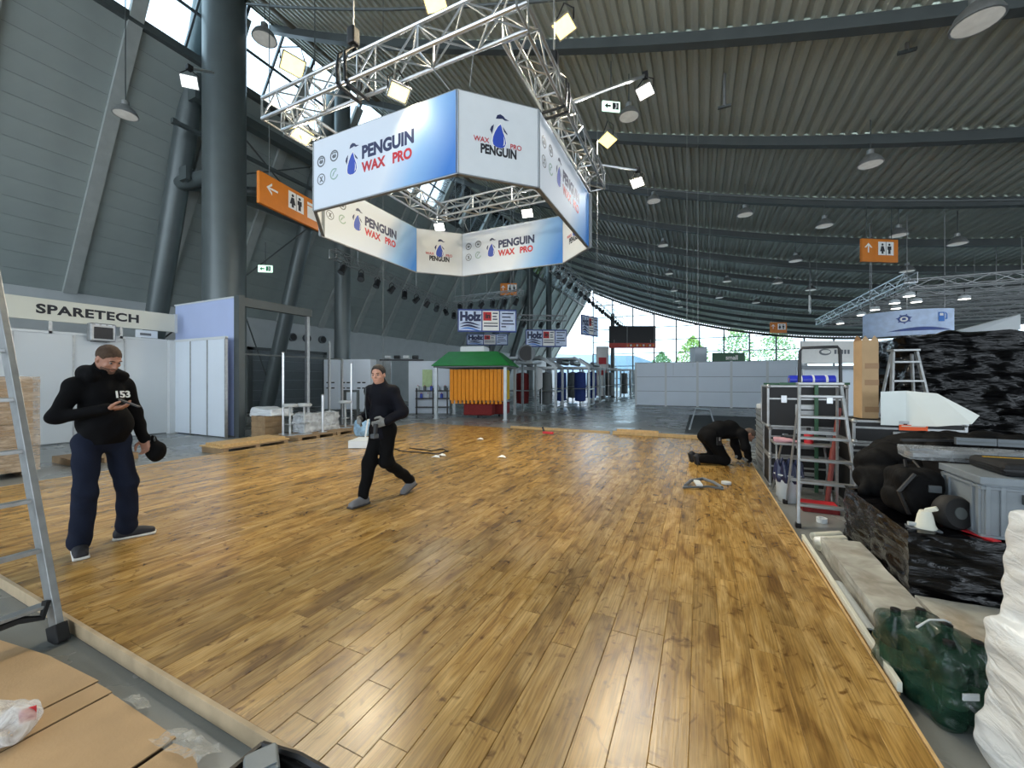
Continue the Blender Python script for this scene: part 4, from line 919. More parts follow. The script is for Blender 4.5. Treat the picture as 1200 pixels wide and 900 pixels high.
# ------------------------------------------------------------------ hanging signs, stage lights
def holz(c, w, h, yaw, label):
    c = Vector(c); t = T('hanging_sign', label, 'sign', c, yaw); MB().box((0, 0, 0), (w, .08, h)).build('sign_box', m_blue2, t, bevel=.01)
    M = plane((-w/2, -.043, -h/2), (1, 0, 0), (0, 0, 1))
    def rc(x0, y0, x1, y1, m, n='print_field', l=0.0): flat(lift(M, l), [(x0*w, y0*h), (x1*w, y0*h), (x1*w, y1*h), (x0*w, y1*h)], m, t, n, .002)
    rc(.02, .07, .40, .93, m_palblue); rc(.42, .07, .70, .93, m_whiteink); rc(.72, .07, .98, .93, m_palblue)
    text('Holz', h*.52, m_navy, t, lift(M, .004) @ Matrix.Translation((.21*w, .66*h, 0)), bold=.03, sx=w*.36/(h*.52*2.0))
    def wave(y, th, m): flat(lift(M, .003), [(w*(.03+.36*i/12), h*(y+.04*math.sin(i/12*5))) for i in range(13)]+[(w*(.03+.36*i/12), h*(y+th*math.sin(PI*i/12)+.04*math.sin(i/12*5))) for i in range(12, -1, -1)], m, t, 'wave_mark')
    wave(.33, .09, m_navy); wave(.2, .1, m_navy); wave(.1, .07, m_sky)
    rc(.43, .5, .57, .88, m_red, l=.003); text('in', h*.3, m_ink, t, lift(M, .007) @ Matrix.Translation((.51*w, .70*h, 0)), bold=.012)
    for k, (x0, x1, y) in enumerate(((.59, .68, .8), (.59, .66, .66), (.59, .67, .54), (.44, .68, .36), (.44, .68, .24), (.75, .95, .80), (.75, .90, .64), (.76, .94, .48), (.74, .96, .34), (.74, .82, .22))): rc(x0, y, x1, y+.055, m_navy if k != 3 else m_greyink, 'text_line', .003)
    for s in (-.4, .4): MB().tube((s*w, 0, h/2), (s*w, 0, roofz(c.x)+.15-c.z), .012, 5).build('hanger', m_steel, t)
    return t
m_blue2 = mat('sign_blue', (52, 74, 140), .5); m_palblue = mat('pale_blue_print', (196, 210, 232), .5)
holz(gt(571, 376, 16), 2.36, .92, YAW+R(6), 'large blue and white sign hanging above the green pavilion')
holz(gt(640, 396.5, 21), 2.2, .92, YAW+R(4), 'blue and white sign hanging right of and behind the largest one')
holz(gt(571, 398, 25), 2.6, .7, YAW, 'partly hidden blue sign below and behind the largest one')
holz(gt(691, 382, 25), 1.9, 1.25, R(72), 'slanted blue and white sign seen edge on near the far gable')
def stage_light(p, d, label, group):
    p = Vector(p); t = T('stage_light', label, 'lamp', p, group=group); d = Vector(d).normalized()
    MB(t).tube(p-d*.16, p+d*.16, .10, 12, .13).build('body', m_black, t, smooth=40); MB(t).tube(p+d*.16, p+d*.165, .11, 12).build('lens', m_mull, t); MB(t).path([p+Vector((.14, 0, 0)), p+Vector((.12, 0, .22)), p+Vector((0, 0, .30)), p+Vector((-.12, 0, .22)), p+Vector((-.14, 0, 0))], .014, 5).build('yoke', m_black, t); return t
def lightbar(P0, P1, n, label, glabel, group, drop=.42, w=.3):
    truss('stage_truss', P0, P1, w, label, fine=False, r=.02, m=m_alud, n=6); P0 = Vector(P0); P1 = Vector(P1); rnd = random.Random(n)
    for i in range(n): stage_light(P0.lerp(P1, (i+.5)/n)+Vector((0, 0, -drop)), (rnd.uniform(-.6, .6), rnd.uniform(-.9, -.1), -.8), ORD[i]+' '+glabel, group)
lightbar(gt(390, 297, 14), gt(545, 367, 24), 11, 'long stage truss carrying black lights in front of the left cladding', 'black stage light from the near end of the long truss before the cladding', 'stage lights on the long left truss')
lightbar(gt(533, 352, 22), gt(612, 343, 20), 6, 'cross truss of stage lights left of the far orange sign', 'black stage light from the left on the cross truss by the far orange sign', 'stage lights on the cross truss')
lightbar(gt(650, 310, 20), gt(735, 384, 43), 22, 'long dark lighting truss under the roof edge above the wash portals', 'black stage light from the near end of the dark truss under the roof edge', 'stage lights under the roof edge', w=.6)
lightbar(gt(604, 372, 24), gt(664, 373, 24), 3, 'short silver truss between two blue and white signs', 'black stage light from the left on the short truss between the signs', 'stage lights between the signs')
# led screen with red banner
c = gt(741, 392, 35); t = T('led_screen', 'large black screen hanging before the far glazed gable', 'screen', c, YAW); MB().box((0, 0, 0), (4.1, .15, 1.5)).build('screen', m_black, t, bevel=.02)
for s in (-1.6, 1.6): MB().tube((s, 0, .7), (s, 0, 4.0), .02, 5).build('hanger', m_steel, t)
c = gt(741, 405, 34.9); t = T('red_banner_board', 'narrow red board with pale letters under the black screen', 'sign', c, YAW); MB().box((0, 0, 0), (4.1, .1, .44)).build('board', mat('board_red', (178, 60, 46), .5), t)
for i in range(9): MB().b2((-.5+.28*i, -.06, -.08), (-.34+.28*i, -.05, .1)).build('letter_mark', m_cream if i % 2 else m_orange, t)
for s in (-1.6, 1.6): MB().tube((s, 0, .2), (s, 0, .5), .02, 5).build('hanger', m_steel, t)
c = gt(706, 420, 36); t = T('tower_sign', 'white and red tall sign beside the far dark post', 'sign', (c.x, c.y, 0), YAW); MB().b2((-.55, 0, .1), (.55, .15, 4.6)).build('board', m_whiteink, t)
for z in (2.0, 3.0): MB().b2((-.35, -.01, z), (.35, 0, z+.6)).build('red_field', m_red, t)
MB().b2((-.3, .16, 0), (.3, .22, 4.2)).build('stand', m_beam, t)
t = T('dark_mast', 'dark square mast beside the white and red tall sign', 'mast', (c.x+.9, c.y, 0)); MB(t).b2((c.x+.75, c.y-.1, 0), (c.x+1.05, c.y+.2, 7.5)).build('mast', m_beam, t); MB(t).b2((c.x+.6, c.y-.25, 0), (c.x+1.2, c.y+.35, .05)).build('foot_plate', m_beam, t)
# white partition
wp = T('white_partition', 'long white partition of three panel rows across the far aisle', 'partition', (-3.55, 25.4, 0))
nx = 5; dx = 1.72
for i in range(nx):
    for j in range(3): MB(wp).b2((-3.55+dx*i+.06, 25.4, .04+j*.86), (-3.55+dx*(i+1)-.06, 25.44, .88+j*.86)).build('panel', m_panelg, wp)
for i in range(nx+1): MB(wp).b2((-3.55+dx*i-.06, 25.38, 0), (-3.55+dx*i+.06, 25.46, 2.64)).build('post', m_panel, wp)
for j in range(4): MB(wp).b2((-3.6, 25.405, .0+j*.86), (5.1, 25.43, .05+j*.86)).build('rail', m_mull, wp)
c = gt(854, 418, 32); t = T('green_sign_board', 'dark green board with pale lettering behind the white partition', 'sign', (c.x, c.y, 0), YAW); MB().b2((-1.3, 0, c.z-.42), (1.3, .1, c.z+.32)).build('board', mat('board_green', (50, 92, 66), .5), t); text('small', .5, m_whiteink, t, plane((.25, -.003, c.z-.08), (1, 0, 0), (0, 0, 1)), bold=.01)
for s in (-1.1, 1.1): MB().b2((s-.05, .1, 0), (s+.05, .2, c.z)).build('leg', m_beam, t)
c = gt(833, 411, 33); t = T('grey_kiosk', 'small grey kiosk top left of the dark green board', 'kiosk', (c.x-.1, c.y+.6, 0), YAW); MB().b2((-1.2, 0, 0), (-.2, 1, c.z+.3)).build('body', m_panelg, t); MB().b2((-1.25, -.05, c.z+.3), (-.15, 1.05, c.z+.36)).build('roof', m_mull, t)
t = T('floor_trolley_frame', 'pale open steel frame lying on the dark carpet behind the kneeling man', 'frame', gz(815, 495, 0)); a, b_ = gz(808, 503, .03), gz(815, 479, .03); a2, b2_ = gz(838, 500, .03), gz(832, 480, .03)
for q in ((a, b_), (a2, b2_), (b_, b2_)): MB(t).tube(q[0], q[1], .03, 8).build('tube', m_alu, t)
# dark carpet behind the platform
t = T('dark_carpet', 'dark grey carpet rolled out before the white partition', 'carpet', (1.4, 16, 0)); MB(t).b2((-.4, 12.8, .001), (3.4, 19.5, .012)).build('carpet', mat('carpet_grey', (66, 72, 74), .7, 0, .12, 12, .2, 200), t)
# hanging steel wires and rods
for i, (px, y0p, y1p, tt) in enumerate(((713, 230, 470, 14), (735, 255, 460, 18), (759, 170, 345, 14), (767, 190, 420, 15), (789, 250, 440, 20), (832, 240, 345, 15), (849, 50, 125, 9.4), (700, 150, 320, 9.5), (866, 395, 425, 40), (805, 60, 420, 11), (818, 90, 400, 12), (812, 200, 430, 22), (957, 300, 345, 17), (886, 350, 420, 34), (449, 205, 450, 8.5), (1063, 20, 60, 7.6))):
    d = ray(px, y1p); p = CAM+d*tt; top = roofz(p.x)+.15
    e = wire((p.x, p.y, top), tuple(p), .006 if i not in (6, 15) else .035, ORD[sorted([713, 735, 759, 767, 789, 832, 700, 866, 805, 818, 812, 957, 886, 449]).index(px)]+' from the left of the thin steel wires hanging from the roof' if i not in (6, 15) else ['short thick rod under the nearest girder', 'short grey rod near the top right lamp'][i == 15], 'thin roof suspension wires' if i not in (6, 15) else None, m=m_beam if i == 14 else m_steel, name='steel_wire' if i not in (6, 15) else 'hanger_rod')
    if i in (6, 15): MB(e).box(p, (.28, .06, .05)).build('end_bar', m_beam, e)
c = gt(949, 357, 20); t = T('white_hanging_board', 'small white tilted board hanging under the roof on the right', 'sign', c, R(75)); MB().box((0, 0, 0), (.9, .05, .8)).build('board', m_whiteink, t)
for s in (-.1, .12): MB().b2((s*1.2-.12, .026, -.2), (s*1.2+.05, .03, .2)).build('mark', m_greyink, t); MB().b2((s*1.2-.12, -.03, -.2), (s*1.2+.05, -.026, .2)).build('mark', m_greyink, t)
for s in (-.35, .35): MB().tube((s, 0, .4), (s, 0, roofz(c.x)+.2-c.z), .01, 5).build('hanger', m_steel, t)
# truss field at the right
for i in range(8):
    y = 16.6+i*1.35; truss('ceiling_truss', (5.9, y, 4.55), (21, y, 4.55), .30, ORD[i]+' nearest of the eight parallel silver trusses of the right stand grid', fine=False, r=.022, m=m_alud, n=6, seg=.6, group='parallel trusses of the right stand grid')
truss('ceiling_truss', (5.85, 16.2, 4.7), (5.85, 26.5, 4.7), .30, 'silver edge truss closing the left end of the stand grid', fine=False, r=.022, m=m_alu, n=6, seg=.6)
truss('ceiling_truss', (9.5, 14.5, 5.0), (14.5, 14.2, 5.25), .30, 'nearest slightly raised silver truss at the right frame edge', fine=False, r=.022, m=m_alu, n=6, seg=.5)
for i, (px, py, tt) in enumerate(((967, 382, 21), (986, 373, 20), (1001, 366, 18), (1025, 352, 17.5), (1074, 354, 17), (1055, 360, 19), (1132, 350, 15), (1045, 357, 18))):
    p = gz(px, py, 4.2); p.y = 16.6+1.35*max(0, min(7, round((p.y-16.6)/1.35))); p.x = max(p.x, 5.95); t = T('small_spotlight', ORD[sorted([967, 986, 1001, 1025, 1074, 1055, 1132, 1045]).index(px)]+' from the left of the white lit spotlights in the right truss grid', 'lamp', p, group='spotlights in the right truss grid'); MB(t).lathe([(.16, 0), (.14, .1), (.05, .16), (.001, .17)], 12, p).build('housing', m_panel, t, smooth=40); MB(t).lathe([(.001, -.005), (.14, 0)], 12, p).build('lens', m_coolglow, t); MB(t).tube(p+Vector((0, 0, .16)), p+Vector((0, 0, .5)), .015, 5).build('stem', m_black, t)
# curved banner with pictograms
c = gt(1063, 378, 12.5); R0 = 1.35; t = T('curved_banner', 'curved white and blue banner band with pictograms hanging on the right', 'banner', c, R(-14)); h = .80
def arcpt(a, r, z): return (r*math.sin(a), R0-r*math.cos(a), z)
for k in range(4):
    a0, a1 = R(-50)+R(26)*k, R(-50)+R(26)*(k+1); mb = MB(); n = 8
    for i in range(n):
        q0, q1 = a0+(a1-a0)*i/n, a0+(a1-a0)*(i+1)/n; mb.add([arcpt(q0, R0, -h/2), arcpt(q1, R0, -h/2), arcpt(q1, R0, h/2), arcpt(q0, R0, h/2), arcpt(q0, R0-.04, -h/2), arcpt(q1, R0-.04, -h/2), arcpt(q1, R0-.04, h/2), arcpt(q0, R0-.04, h/2)], [(0, 1, 2, 3), (5, 4, 7, 6), (3, 2, 6, 7), (1, 0, 4, 5)])
    mb.build('band_panel', mat('band_print', (190, 208, 236), .5) if k == 0 else bpy.data.materials['band_print'], t, smooth=30)
mb = MB(); n = 30; up = []; 
for i in range(n):
    def zz(f): return -h*.33+.0*f, -h*.33+h*.14*math.sin(PI*f)
    f0, f1 = i/n, (i+1)/n; q0, q1 = R(-20)+R(70)*f0, R(-20)+R(70)*f1
    mb.add([arcpt(q0, R0+.006, zz(f0)[0]), arcpt(q1, R0+.006, zz(f1)[0]), arcpt(q1, R0+.006, zz(f1)[1]), arcpt(q0, R0+.006, zz(f0)[1])], [(0, 1, 2, 3)])
mb.build('wave_mark', m_blue2, t)
def onarc(a, z): M = plane(arcpt(a, R0+.008, z), (math.cos(a), math.sin(a), 0), (0, 0, 1)); return M @ Matrix.Diagonal((.72, .72, 1, 1))
M = onarc(R(-3), .12); flat(M, ell2(0, 0, .20, .17, 20), m_blue2, t, 'pictogram'); flat(lift(M, .003), ell2(0, -.01, .13, .11, 16), m_whiteink, t, 'pictogram')
for a in range(7): q = a/7*2*PI+.3; flat(M, [(.2*math.cos(q-.2), .18*math.sin(q-.2)), (.27*math.cos(q), .23*math.sin(q)), (.2*math.cos(q+.2), .18*math.sin(q+.2))], m_blue2, t, 'pictogram')
flat(lift(M, .005), [(-.06, -.05), (.06, -.05), (.06, .03), (.03, .05), (-.03, .05), (-.06, .03)], m_blue2, t, 'pictogram')
M = onarc(R(36), .14); flat(M, [(-.16, -.2), (.08, -.2), (.08, .2), (-.16, .2)], m_sky, t, 'pictogram'); flat(lift(M, .003), [(-.11, .04), (.03, .04), (.03, .15), (-.11, .15)], m_whiteink, t, 'pictogram'); flat(M, [(.1, -.1), (.2, -.1), (.2, .12), (.12, .2), (.1, .17), (.16, .1), (.16, -.06), (.1, -.06)], m_sky, t, 'pictogram')
for a in (-40, 0, 40): q = arcpt(R(a), R0-.02, h/2); MB().tube(q, (q[0], q[1], h/2+3.0), .01, 5).build('hanger', m_steel, t)
t = T('white_canopy', 'large white canopy sheet below the curved banner', 'canopy', (7.2, 13.5, 2.6)); MB(t).prism([gt(1005, 404, 13.5), gt(1060, 396, 13), gt(1120, 388, 12.5), gt(1196, 368, 12), gt(1196, 386, 12), gt(1100, 408, 12.8), gt(1005, 412, 13.5)], (.1, .3, .04)).build('sheet', m_panel, t)
for px in (1010, 1190): p = gt(px, 404, 13.2 if px < 1100 else 12.1); MB(t).tube((p.x, p.y+.2, 0), (p.x, p.y+.2, p.z), .04, 8).build('pole', m_alud, t)
# far white stand with sign behind the stepladder
t = T('far_stand_fascia', 'far white stand fascia with faint grey logo behind the stepladder', 'sign', (0, 0, 0), YAW); c = gt(975, 412, 17); t.location = (c.x, c.y, 0); MB().b2((-1.3, 0, c.z-.5), (1.9, .1, c.z+.45)).build('board', m_whiteink, t, bevel=.01)
flat(plane((-.3, -.003, c.z-.02), (1, 0, 0), (0, 0, 1)), ell2(0, 0, .26, .14, 20), m_greyink, t, 'logo_disc'); flat(plane((-.3, -.006, c.z-.02), (1, 0, 0), (0, 0, 1)), ell2(.03, .01, .2, .08, 20), m_whiteink, t, 'logo_disc')
for i in range(5): MB().b2((.1+.14*i, -.006, c.z-.1), (.19+.14*i, -.001, c.z+.08)).build('letter_mark', m_greyink, t)
for i in range(4): MB().b2((1.3+.12*i, -.006, c.z-.22), (1.37+.12*i, -.001, c.z-.1)).build('letter_mark', m_greyink, t)
for s in (-1.2, 1.8): MB().b2((s-.05, .02, 0), (s+.05, .1, c.z)).build('leg', m_panel, t)
MB().b2((-1.3, .3, .02), (1.9, .36, c.z-.6)).build('back_panel', m_panelg, t); MB().b2((-1.3, .0, c.z-.75), (1.9, .1, c.z-.6)).build('lower_band', m_mull, t)
# outside: trees and a low glazed hall
def tree(x, y, h, r, label, seed):
    t = T('tree', label, 'tree', (x, y, 0)); rnd = random.Random(seed); MB(t).tube((x, y, 0), (x, y, h*.6), .18, 8, .08).build('trunk', mat('bark', (88, 74, 58), .9) if 'bark' not in bpy.data.materials else bpy.data.materials['bark'], t); mb = MB(t)
    for i in range(1500):
        a = rnd.random()*2*PI; z = rnd.random(); rad = r*math.sin(PI*(.12+.86*z))*math.sqrt(rnd.random())*(1-.35*z); c = Vector((x+math.cos(a)*rad, y+math.sin(a)*rad, h*(.3+.7*z))); s = rnd.uniform(.12, .28); d = Vector((rnd.uniform(-1, 1), rnd.uniform(-1, 1), rnd.uniform(-1, 1))).normalized(); e = d.orthogonal().normalized(); g = d.cross(e)
        mb.add([c+e*s, c+g*s*.6, c-e*s, c-g*s*.6], [(0, 1, 2, 3)])
    o = mb.build('foliage', mat('foliage_%d' % seed, ((176, 204, 116), (150, 182, 122), (160, 188, 130), (130, 166, 116))[seed % 4], .7, 0, .3, .6), t, recalc=False); o['kind'] = 'stuff'
for i, (px, tt, h, r, lb) in enumerate(((812, 62, 6.2, 2.6, 'bright green tree outside, left of the dark green board'), (862, 66, 8.2, 2.8, 'tall pale green tree outside behind the dark green board'), (910, 64, 7.6, 3.0, 'green tree outside above the right end of the partition'), (775, 74, 5, 2.2, 'low green bush outside below the black screen'))):
    d = ray(px, 445); tree(d.x*tt, max(d.y*tt, GY+4), h*1.35, r*1.2, lb, i)
t = T('glazed_building', 'low pale blue glazed building outside left of the trees', 'building', (-16, 84, 0)); m_bl = mat('pale_blue_glass', (150, 176, 196), .25, .1, .1, .3)
MB(t).prism([(-32, 84, 0), (-2, 84, 0), (-4, 84, 3.5), (-12, 84, 6.5), (-32, 84, 7.5)], (0, 12, 0)).build('hall', m_bl, t)
for i in range(10): MB(t).b2((-31.5+2.6*i, 83.9, .2), (-31.4+2.6*i, 84, 6.5 if i < 7 else 4)).build('mullion', m_white, t)
# ------------------------------------------------------------------ left foreground: ladder, cardboard, tool bag
def ladder_leg(t, rails, rungs, m, rw=.024, rd=.065, rungr=.016, foot=True, flat_rung=True):
    """rails: pair of (bottom, top); rungs: list of fractions"""
    for a, b in rails:
        MB(t).bar(a, b, rw, rd, up=(Vector(rails[1][0])-Vector(rails[0][0])).cross(Vector(b)-Vector(a))).build('rail', m, t, bevel=.003)
        if foot: MB(t).bar(Vector(a)-(Vector(b)-Vector(a)).normalized()*.01, Vector(a)+(Vector(b)-Vector(a)).normalized()*.10, rw*1.7, rd*1.3, up=(Vector(rails[1][0])-Vector(rails[0][0])).cross(Vector(b)-Vector(a))).build('foot', m_rubber, t, bevel=.006)
    for f in rungs:
        p = Vector(rails[0][0]).lerp(Vector(rails[0][1]), f); q = Vector(rails[1][0]).lerp(Vector(rails[1][1]), f)
        (MB(t).bar(p, q, .034 if not flat_rung else .05, .026)).build('rung', m, t, bevel=.003)
fy = 1.0; f0 = Vector((-3.5, fy, 0)); ftop = Vector((-4.72, fy-.04, 2.85)); dv = ftop-f0
t = T('step_ladder', 'tall aluminium step ladder cut by the left edge, foot beside the platform', 'ladder', f0)
fr = []
for (px, py) in ((50, 642), (39, 584), (30, 527), (20, 468), (9, 412)):
    p = gy(px, py, fy); fr.append((p.z-f0.z)/dv.z)
ladder_leg(t, [(f0, ftop), (f0+Vector((.03, -.52, 0)), ftop+Vector((0, -.42, 0)))], fr+[fr[-1]+.115, fr[-1]+.23], m_alud, rw=.034, rd=.10)
g0 = Vector((-6.0, fy, 0)); ladder_leg(t, [(g0, ftop+Vector((-.06, 0, 0))), (g0+Vector((0, -.52, 0)), ftop+Vector((-.06, -.42, 0)))], [.12, .24, .36, .48, .6, .72, .84], m_alud, rw=.03, rd=.07)
MB(t).box(ftop+Vector((-.03, -.21, .03)), (.26, .5, .05)).build('top_cap', m_black, t, bevel=.01)
p = f0.lerp(ftop, .075); MB(t).bar(p, p+Vector((.02, -.5, 0)), .07, .022).build('bottom_brace', m_alud, t, bevel=.004)
MB(t).path([p+Vector((.02, -.03, .03)), p+Vector((.03, -.05, -.06)), p+Vector((.02, -.14, -.03)), p+Vector((.02, -.32, -.04)), p+Vector((.02, -.5, -.02))], .022, 6).build('black_strap', m_rubber, t)
# flat cardboard
cs = [(-3.95, -2.79, 'large flat cardboard sheet nearest the ladder foot'), (-2.775, -2.63, 'narrow cardboard strip between two large sheets'), (-2.615, -2.045, 'middle cardboard sheet with a clean cut edge'), (-2.02, -1.62, 'creased brown cardboard piece beside the tool bag')]
for i, (xa, xb, lb) in enumerate(cs):
    t = T('cardboard_sheet', lb, 'cardboard', ((xa+xb)/2, .4, 0)); yb = (.90, .93, .93, .90)[i]
    if i == 0: pts = [(-3.95, -.3), (xb, -.3), (xb, .935), (-3.3, .9), (-3.95, .80)]
    elif i == 3: pts = [(xa, -.3), (xb, -.3), (xb-.02, .55), (-1.72, .86), (-1.9, .93), (xa, .91)]
    else: pts = [(xa, -.3), (xb, -.3), (xb, yb), (xa, yb-.006)]
    MB(t).prism([(a, b, .03) for a, b in pts], (0, 0, .006)).build('sheet', m_card, t)
    MB(t).prism([(a, b-.012, .003) for a, b in pts], (0, 0, .026)).build('cut_layers', m_cardedge, t)
    if i == 3:
        for a, b, w in (((-1.95, .62), (-1.78, .80), .012), ((-1.88, .5), (-1.74, .58), .01)): MB(t).bar((a[0], a[1], .037), (b[0], b[1], .037), w, .003).build('dark_crease', m_cardedge, t)
def film(name, lb, pts, seed, m=m_clear_film, h=.03, cat='plastic film', n=10, z=.038):
    """crumpled film patch over a quadrilateral"""
    P = [Vector(p) for p in pts]; c = sum(P, Vector())/4; t = T(name, lb, cat, (c.x, c.y, z)); vs = []; fs = []
    for i in range(n+1):
        for j in range(n+1):
            u, v = i/n, j/n; p = P[0].lerp(P[1], u).lerp(P[3].lerp(P[2], u), v); e = mnoise.noise(Vector((p.x*9+seed, p.y*9, seed))); e2 = mnoise.noise(Vector((p.x*25, p.y*25+seed, 3)))
            vs.append((p.x+e*.02, p.y+e2*.02, p.z+abs(e)*h+abs(e2)*h*.6))
    for i in range(n):
        for j in range(n): a = i*(n+1)+j; fs.append((a, a+1, a+n+2, a+n+1))
    MB(t).add(vs, fs).build('film', m, t, smooth=True, recalc=False); return t
film('plastic_scrap', 'torn clear film strip along the cardboard edge', [(-2.52, .925, .038), (-2.36, .925, .038), (-2.37, .985, .01), (-2.5, .98, .01)], 2)
film('plastic_scrap', 'crumpled clear film between cardboard and tool bag', [(-2.12, .86, .04), (-1.80, .89, .04), (-1.80, .99, .01), (-2.08, .98, .01)], 5, h=.05)
film('plastic_scrap', 'small white torn film piece at the tool bag corner', [(-1.62, .92, .01), (-1.5, .90, .01), (-1.47, 1.0, .01), (-1.58, 1.02, .01)], 8, m_white_film)
t = T('clear_bag', 'clear plastic bag with red print on the cardboard at the left edge', 'bag', (-3.12, .52, .036)); cb = gz(6, 862, .05); f = Field((-.32, -.3, 0), (.3, .3, .34), .014); f.ell((0, 0, .05), (.15, .11, .055)).ell((.06, .03, .08), (.06, .05, .045)).ell((-.07, -.03, .08), (.08, .06, .05)); f.warp(lambda x, y, z: .006*np.sin(36*x+29*z)*np.cos(33*y-11*z)+.004*np.sin(81*x+60*y)); t.location = (cb.x-.03, cb.y, .036); f.mesh('bag', film_mat('bag_film', (232, 232, 232), .55, .12, 16), t)
MB().box((.085, .05, .085), (.05, .004, .06), rz=R(60)).build('red_print', m_red, t)
# tool bag with drill
tb = gz(322, 889, .06); t = T('tool_bag', 'open black tool bag at the bottom edge of the picture', 'bag', (-1.265, .85, 0), R(2)); 
mb = MB(); mb.b2((-.30, -.34, 0), (.26, .16, .012)); mb.build('bag_floor', m_rubber, t); MB().b2((-.28, -.3, .012), (.06, .14, .078)).build('tool_roll', m_rubber, t, bevel=.02)
for a, b in (((-.30, .15, 0), (.26, .17, .13)), ((-.31, -.34, 0), (-.29, .17, .13)), ((.25, -.34, 0), (.27, .17, .14))): MB().b2(a, b).build('bag_wall', m_rubber, t, bevel=.006)
MB().path([(-.3, .16, .13), (-.1, .17, .15), (.1, .17, .145), (.26, .16, .14)], .014, 6).build('rim', m_black, t); MB().path([(.26, .16, .14), (.262, -.1, .15), (.26, -.34, .14)], .014, 6).build('rim', m_black, t); MB().path([(-.3, .16, .13), (-.302, -.1, .135), (-.3, -.34, .13)], .014, 6).build('rim', m_black, t)
for i in range(7): MB().b2((.10+.02*i, .09-.05*i, .06), (.115+.02*i, .13-.05*i, .16)).build('tool_loop', m_black, t, bevel=.004)
t = T('cordless_drill', 'yellow and grey cordless drill lying in the tool bag', 'drill', (-1.45, .915, .045), R(-30)); MB().b2((-.06, -.05, .03), (.07, .06, .15)).build('battery', mat('drill_grey', (112, 122, 128), .45), t, bevel=.015); MB().b2((-.05, -.14, .02), (.06, -.05, .12)).build('body', m_yellow, t, bevel=.015); MB().tube((0, -.13, .07), (0, -.26, .07), .03, 12).build('chuck', m_black, t, smooth=40); MB().b2((-.04, -.045, .151), (.05, .05, .155)).build('battery_plate', bpy.data.materials['drill_grey'], t)
MB().b2((-.07, -.145, .05), (.08, -.12, .09)).build('black_grip', m_black, t, bevel=.006)

# ------------------------------------------------------------------ right side pile
t = T('black_wrapped_pallet', 'low pallet wrapped in shiny black stretch film in the right foreground', 'pallet', (1.9, 4.2, 0))
MB(t).b2((1.34, 3.66, .13), (2.46, 4.86, .50)).build('load', m_black, t)
wrapbox('stretch_film', m_black_film, t, (1.29, 3.6, .0), (2.5, 4.93, .54), 30, .034, 1, freq=5)
t = T('black_wrapped_stack', 'tall pallet load wrapped in black film at the right edge', 'pallet', (4, 8.6, 0))
MB(t).b2((2.9, 8.05, .1), (5.4, 9.3, 2.1)).build('load', m_black, t)
wrapbox('stretch_film', m_black_film, t, (2.75, 7.85, 0), (5.6, 9.5, 2.22), 44, .13, 4, .08, 2.2)
# grey storage container
t = T('storage_container', 'large grey plastic storage container on the low black pallet', 'container', (1.66, 3.66, .545)); x, y, h = .62, .50, .40
MB().b2((.02, .02, 0), (x-.02, y-.02, h-.03)).build('body', mat('container_grey', (128, 136, 142), .42), t, bevel=.008); m_cg = bpy.data.materials['container_grey']
for z, k in ((h-.05, .0), (h-.085, .008), (0, .006)): MB().b2((k, k, z), (x-k, y-k, z+(.05 if z > .3 and k == 0 else .02))).build('rim', m_cg, t, bevel=.005)
for q in (.03, .10, .38, .45): MB().b2((.006, q, .02), (.03, q+.025, h-.06)).build('rib', m_cg, t, bevel=.004)
for q in (.03, .10, .50, .57): MB().b2((q, .006, .02), (q+.025, .03, h-.06)).build('rib', m_cg, t, bevel=.004)
MB().b2((.2, .0, h-.16), (.42, .03, h-.1)).build('handle_recess', m_beam, t)
t = T('red_strap', 'small red strap end under the corner of the grey container', 'strap', (1.62, 3.62, .545)); MB(t).bar((1.58, 3.9, .552), (1.72, 3.615, .548), .05, .006).build('webbing', m_red, t)
t = T('soft_case', 'flat black soft case lying on the grey container', 'case', (2.05, 3.9, .945)); MB(t).b2((1.80, 3.72, .945), (2.4, 4.12, 1.03)).build('body', m_rubber, t, bevel=.03); MB(t).b2((1.795, 3.715, .985), (2.405, 4.125, .993)).build('zip', m_black, t); MB(t).b2((1.95, 3.8, 1.03), (2.2, 3.82, 1.035)).build('handle', m_black, t); MB(t).b2((1.83, 4.0, 1.03), (2.35, 4.012, 1.033)).build('yellow_seam', m_yellow, t)
t = T('film_wrapped_bars', 'bundle of bars in clear film lying across behind the container', 'bundle', (1.9, 4.35, .95))
for i in range(3): MB(t).bar((1.52, 4.2+.05*i, .985), (2.6, 4.32+.05*i, 1.02), .04, .03).build('bar', m_alud, t)
mb = MB(t); wrapbox('clear_film', film_mat('bar_film', (176, 180, 182), .4, .1, 9, (1, 1, 1), .4), t, (1.5, 4.17, .955), (2.6, 4.40, 1.04), 12, .010, 6, freq=6)
for i, (xa, xb) in enumerate(((1.87, 2.10), (2.105, 2.36))): t = T('grey_profile', ['left short grey flat bar behind the clear bundle', 'right short grey flat bar behind the clear bundle'][i], 'bar', (xa, 4.42, 1.06)); MB(t).b2((xa, 4.42, 1.06), (xb, 4.45, 1.115)).build('bar', m_mull, t); MB(t).b2((xa+.01, 4.417, 1.08), (xb-.01, 4.421, 1.09)).build('groove', m_beam, t)
t = T('support_box', 'dark closed box holding the clear bundle behind the container', 'box', (2.0, 4.4, .545)); MB(t).b2((1.75, 4.2, .545), (2.45, 4.7, .95)).build('body', m_black, t, bevel=.01); MB(t).b2((1.74, 4.19, .90), (2.46, 4.71, .955)).build('lid', m_black, t, bevel=.006)
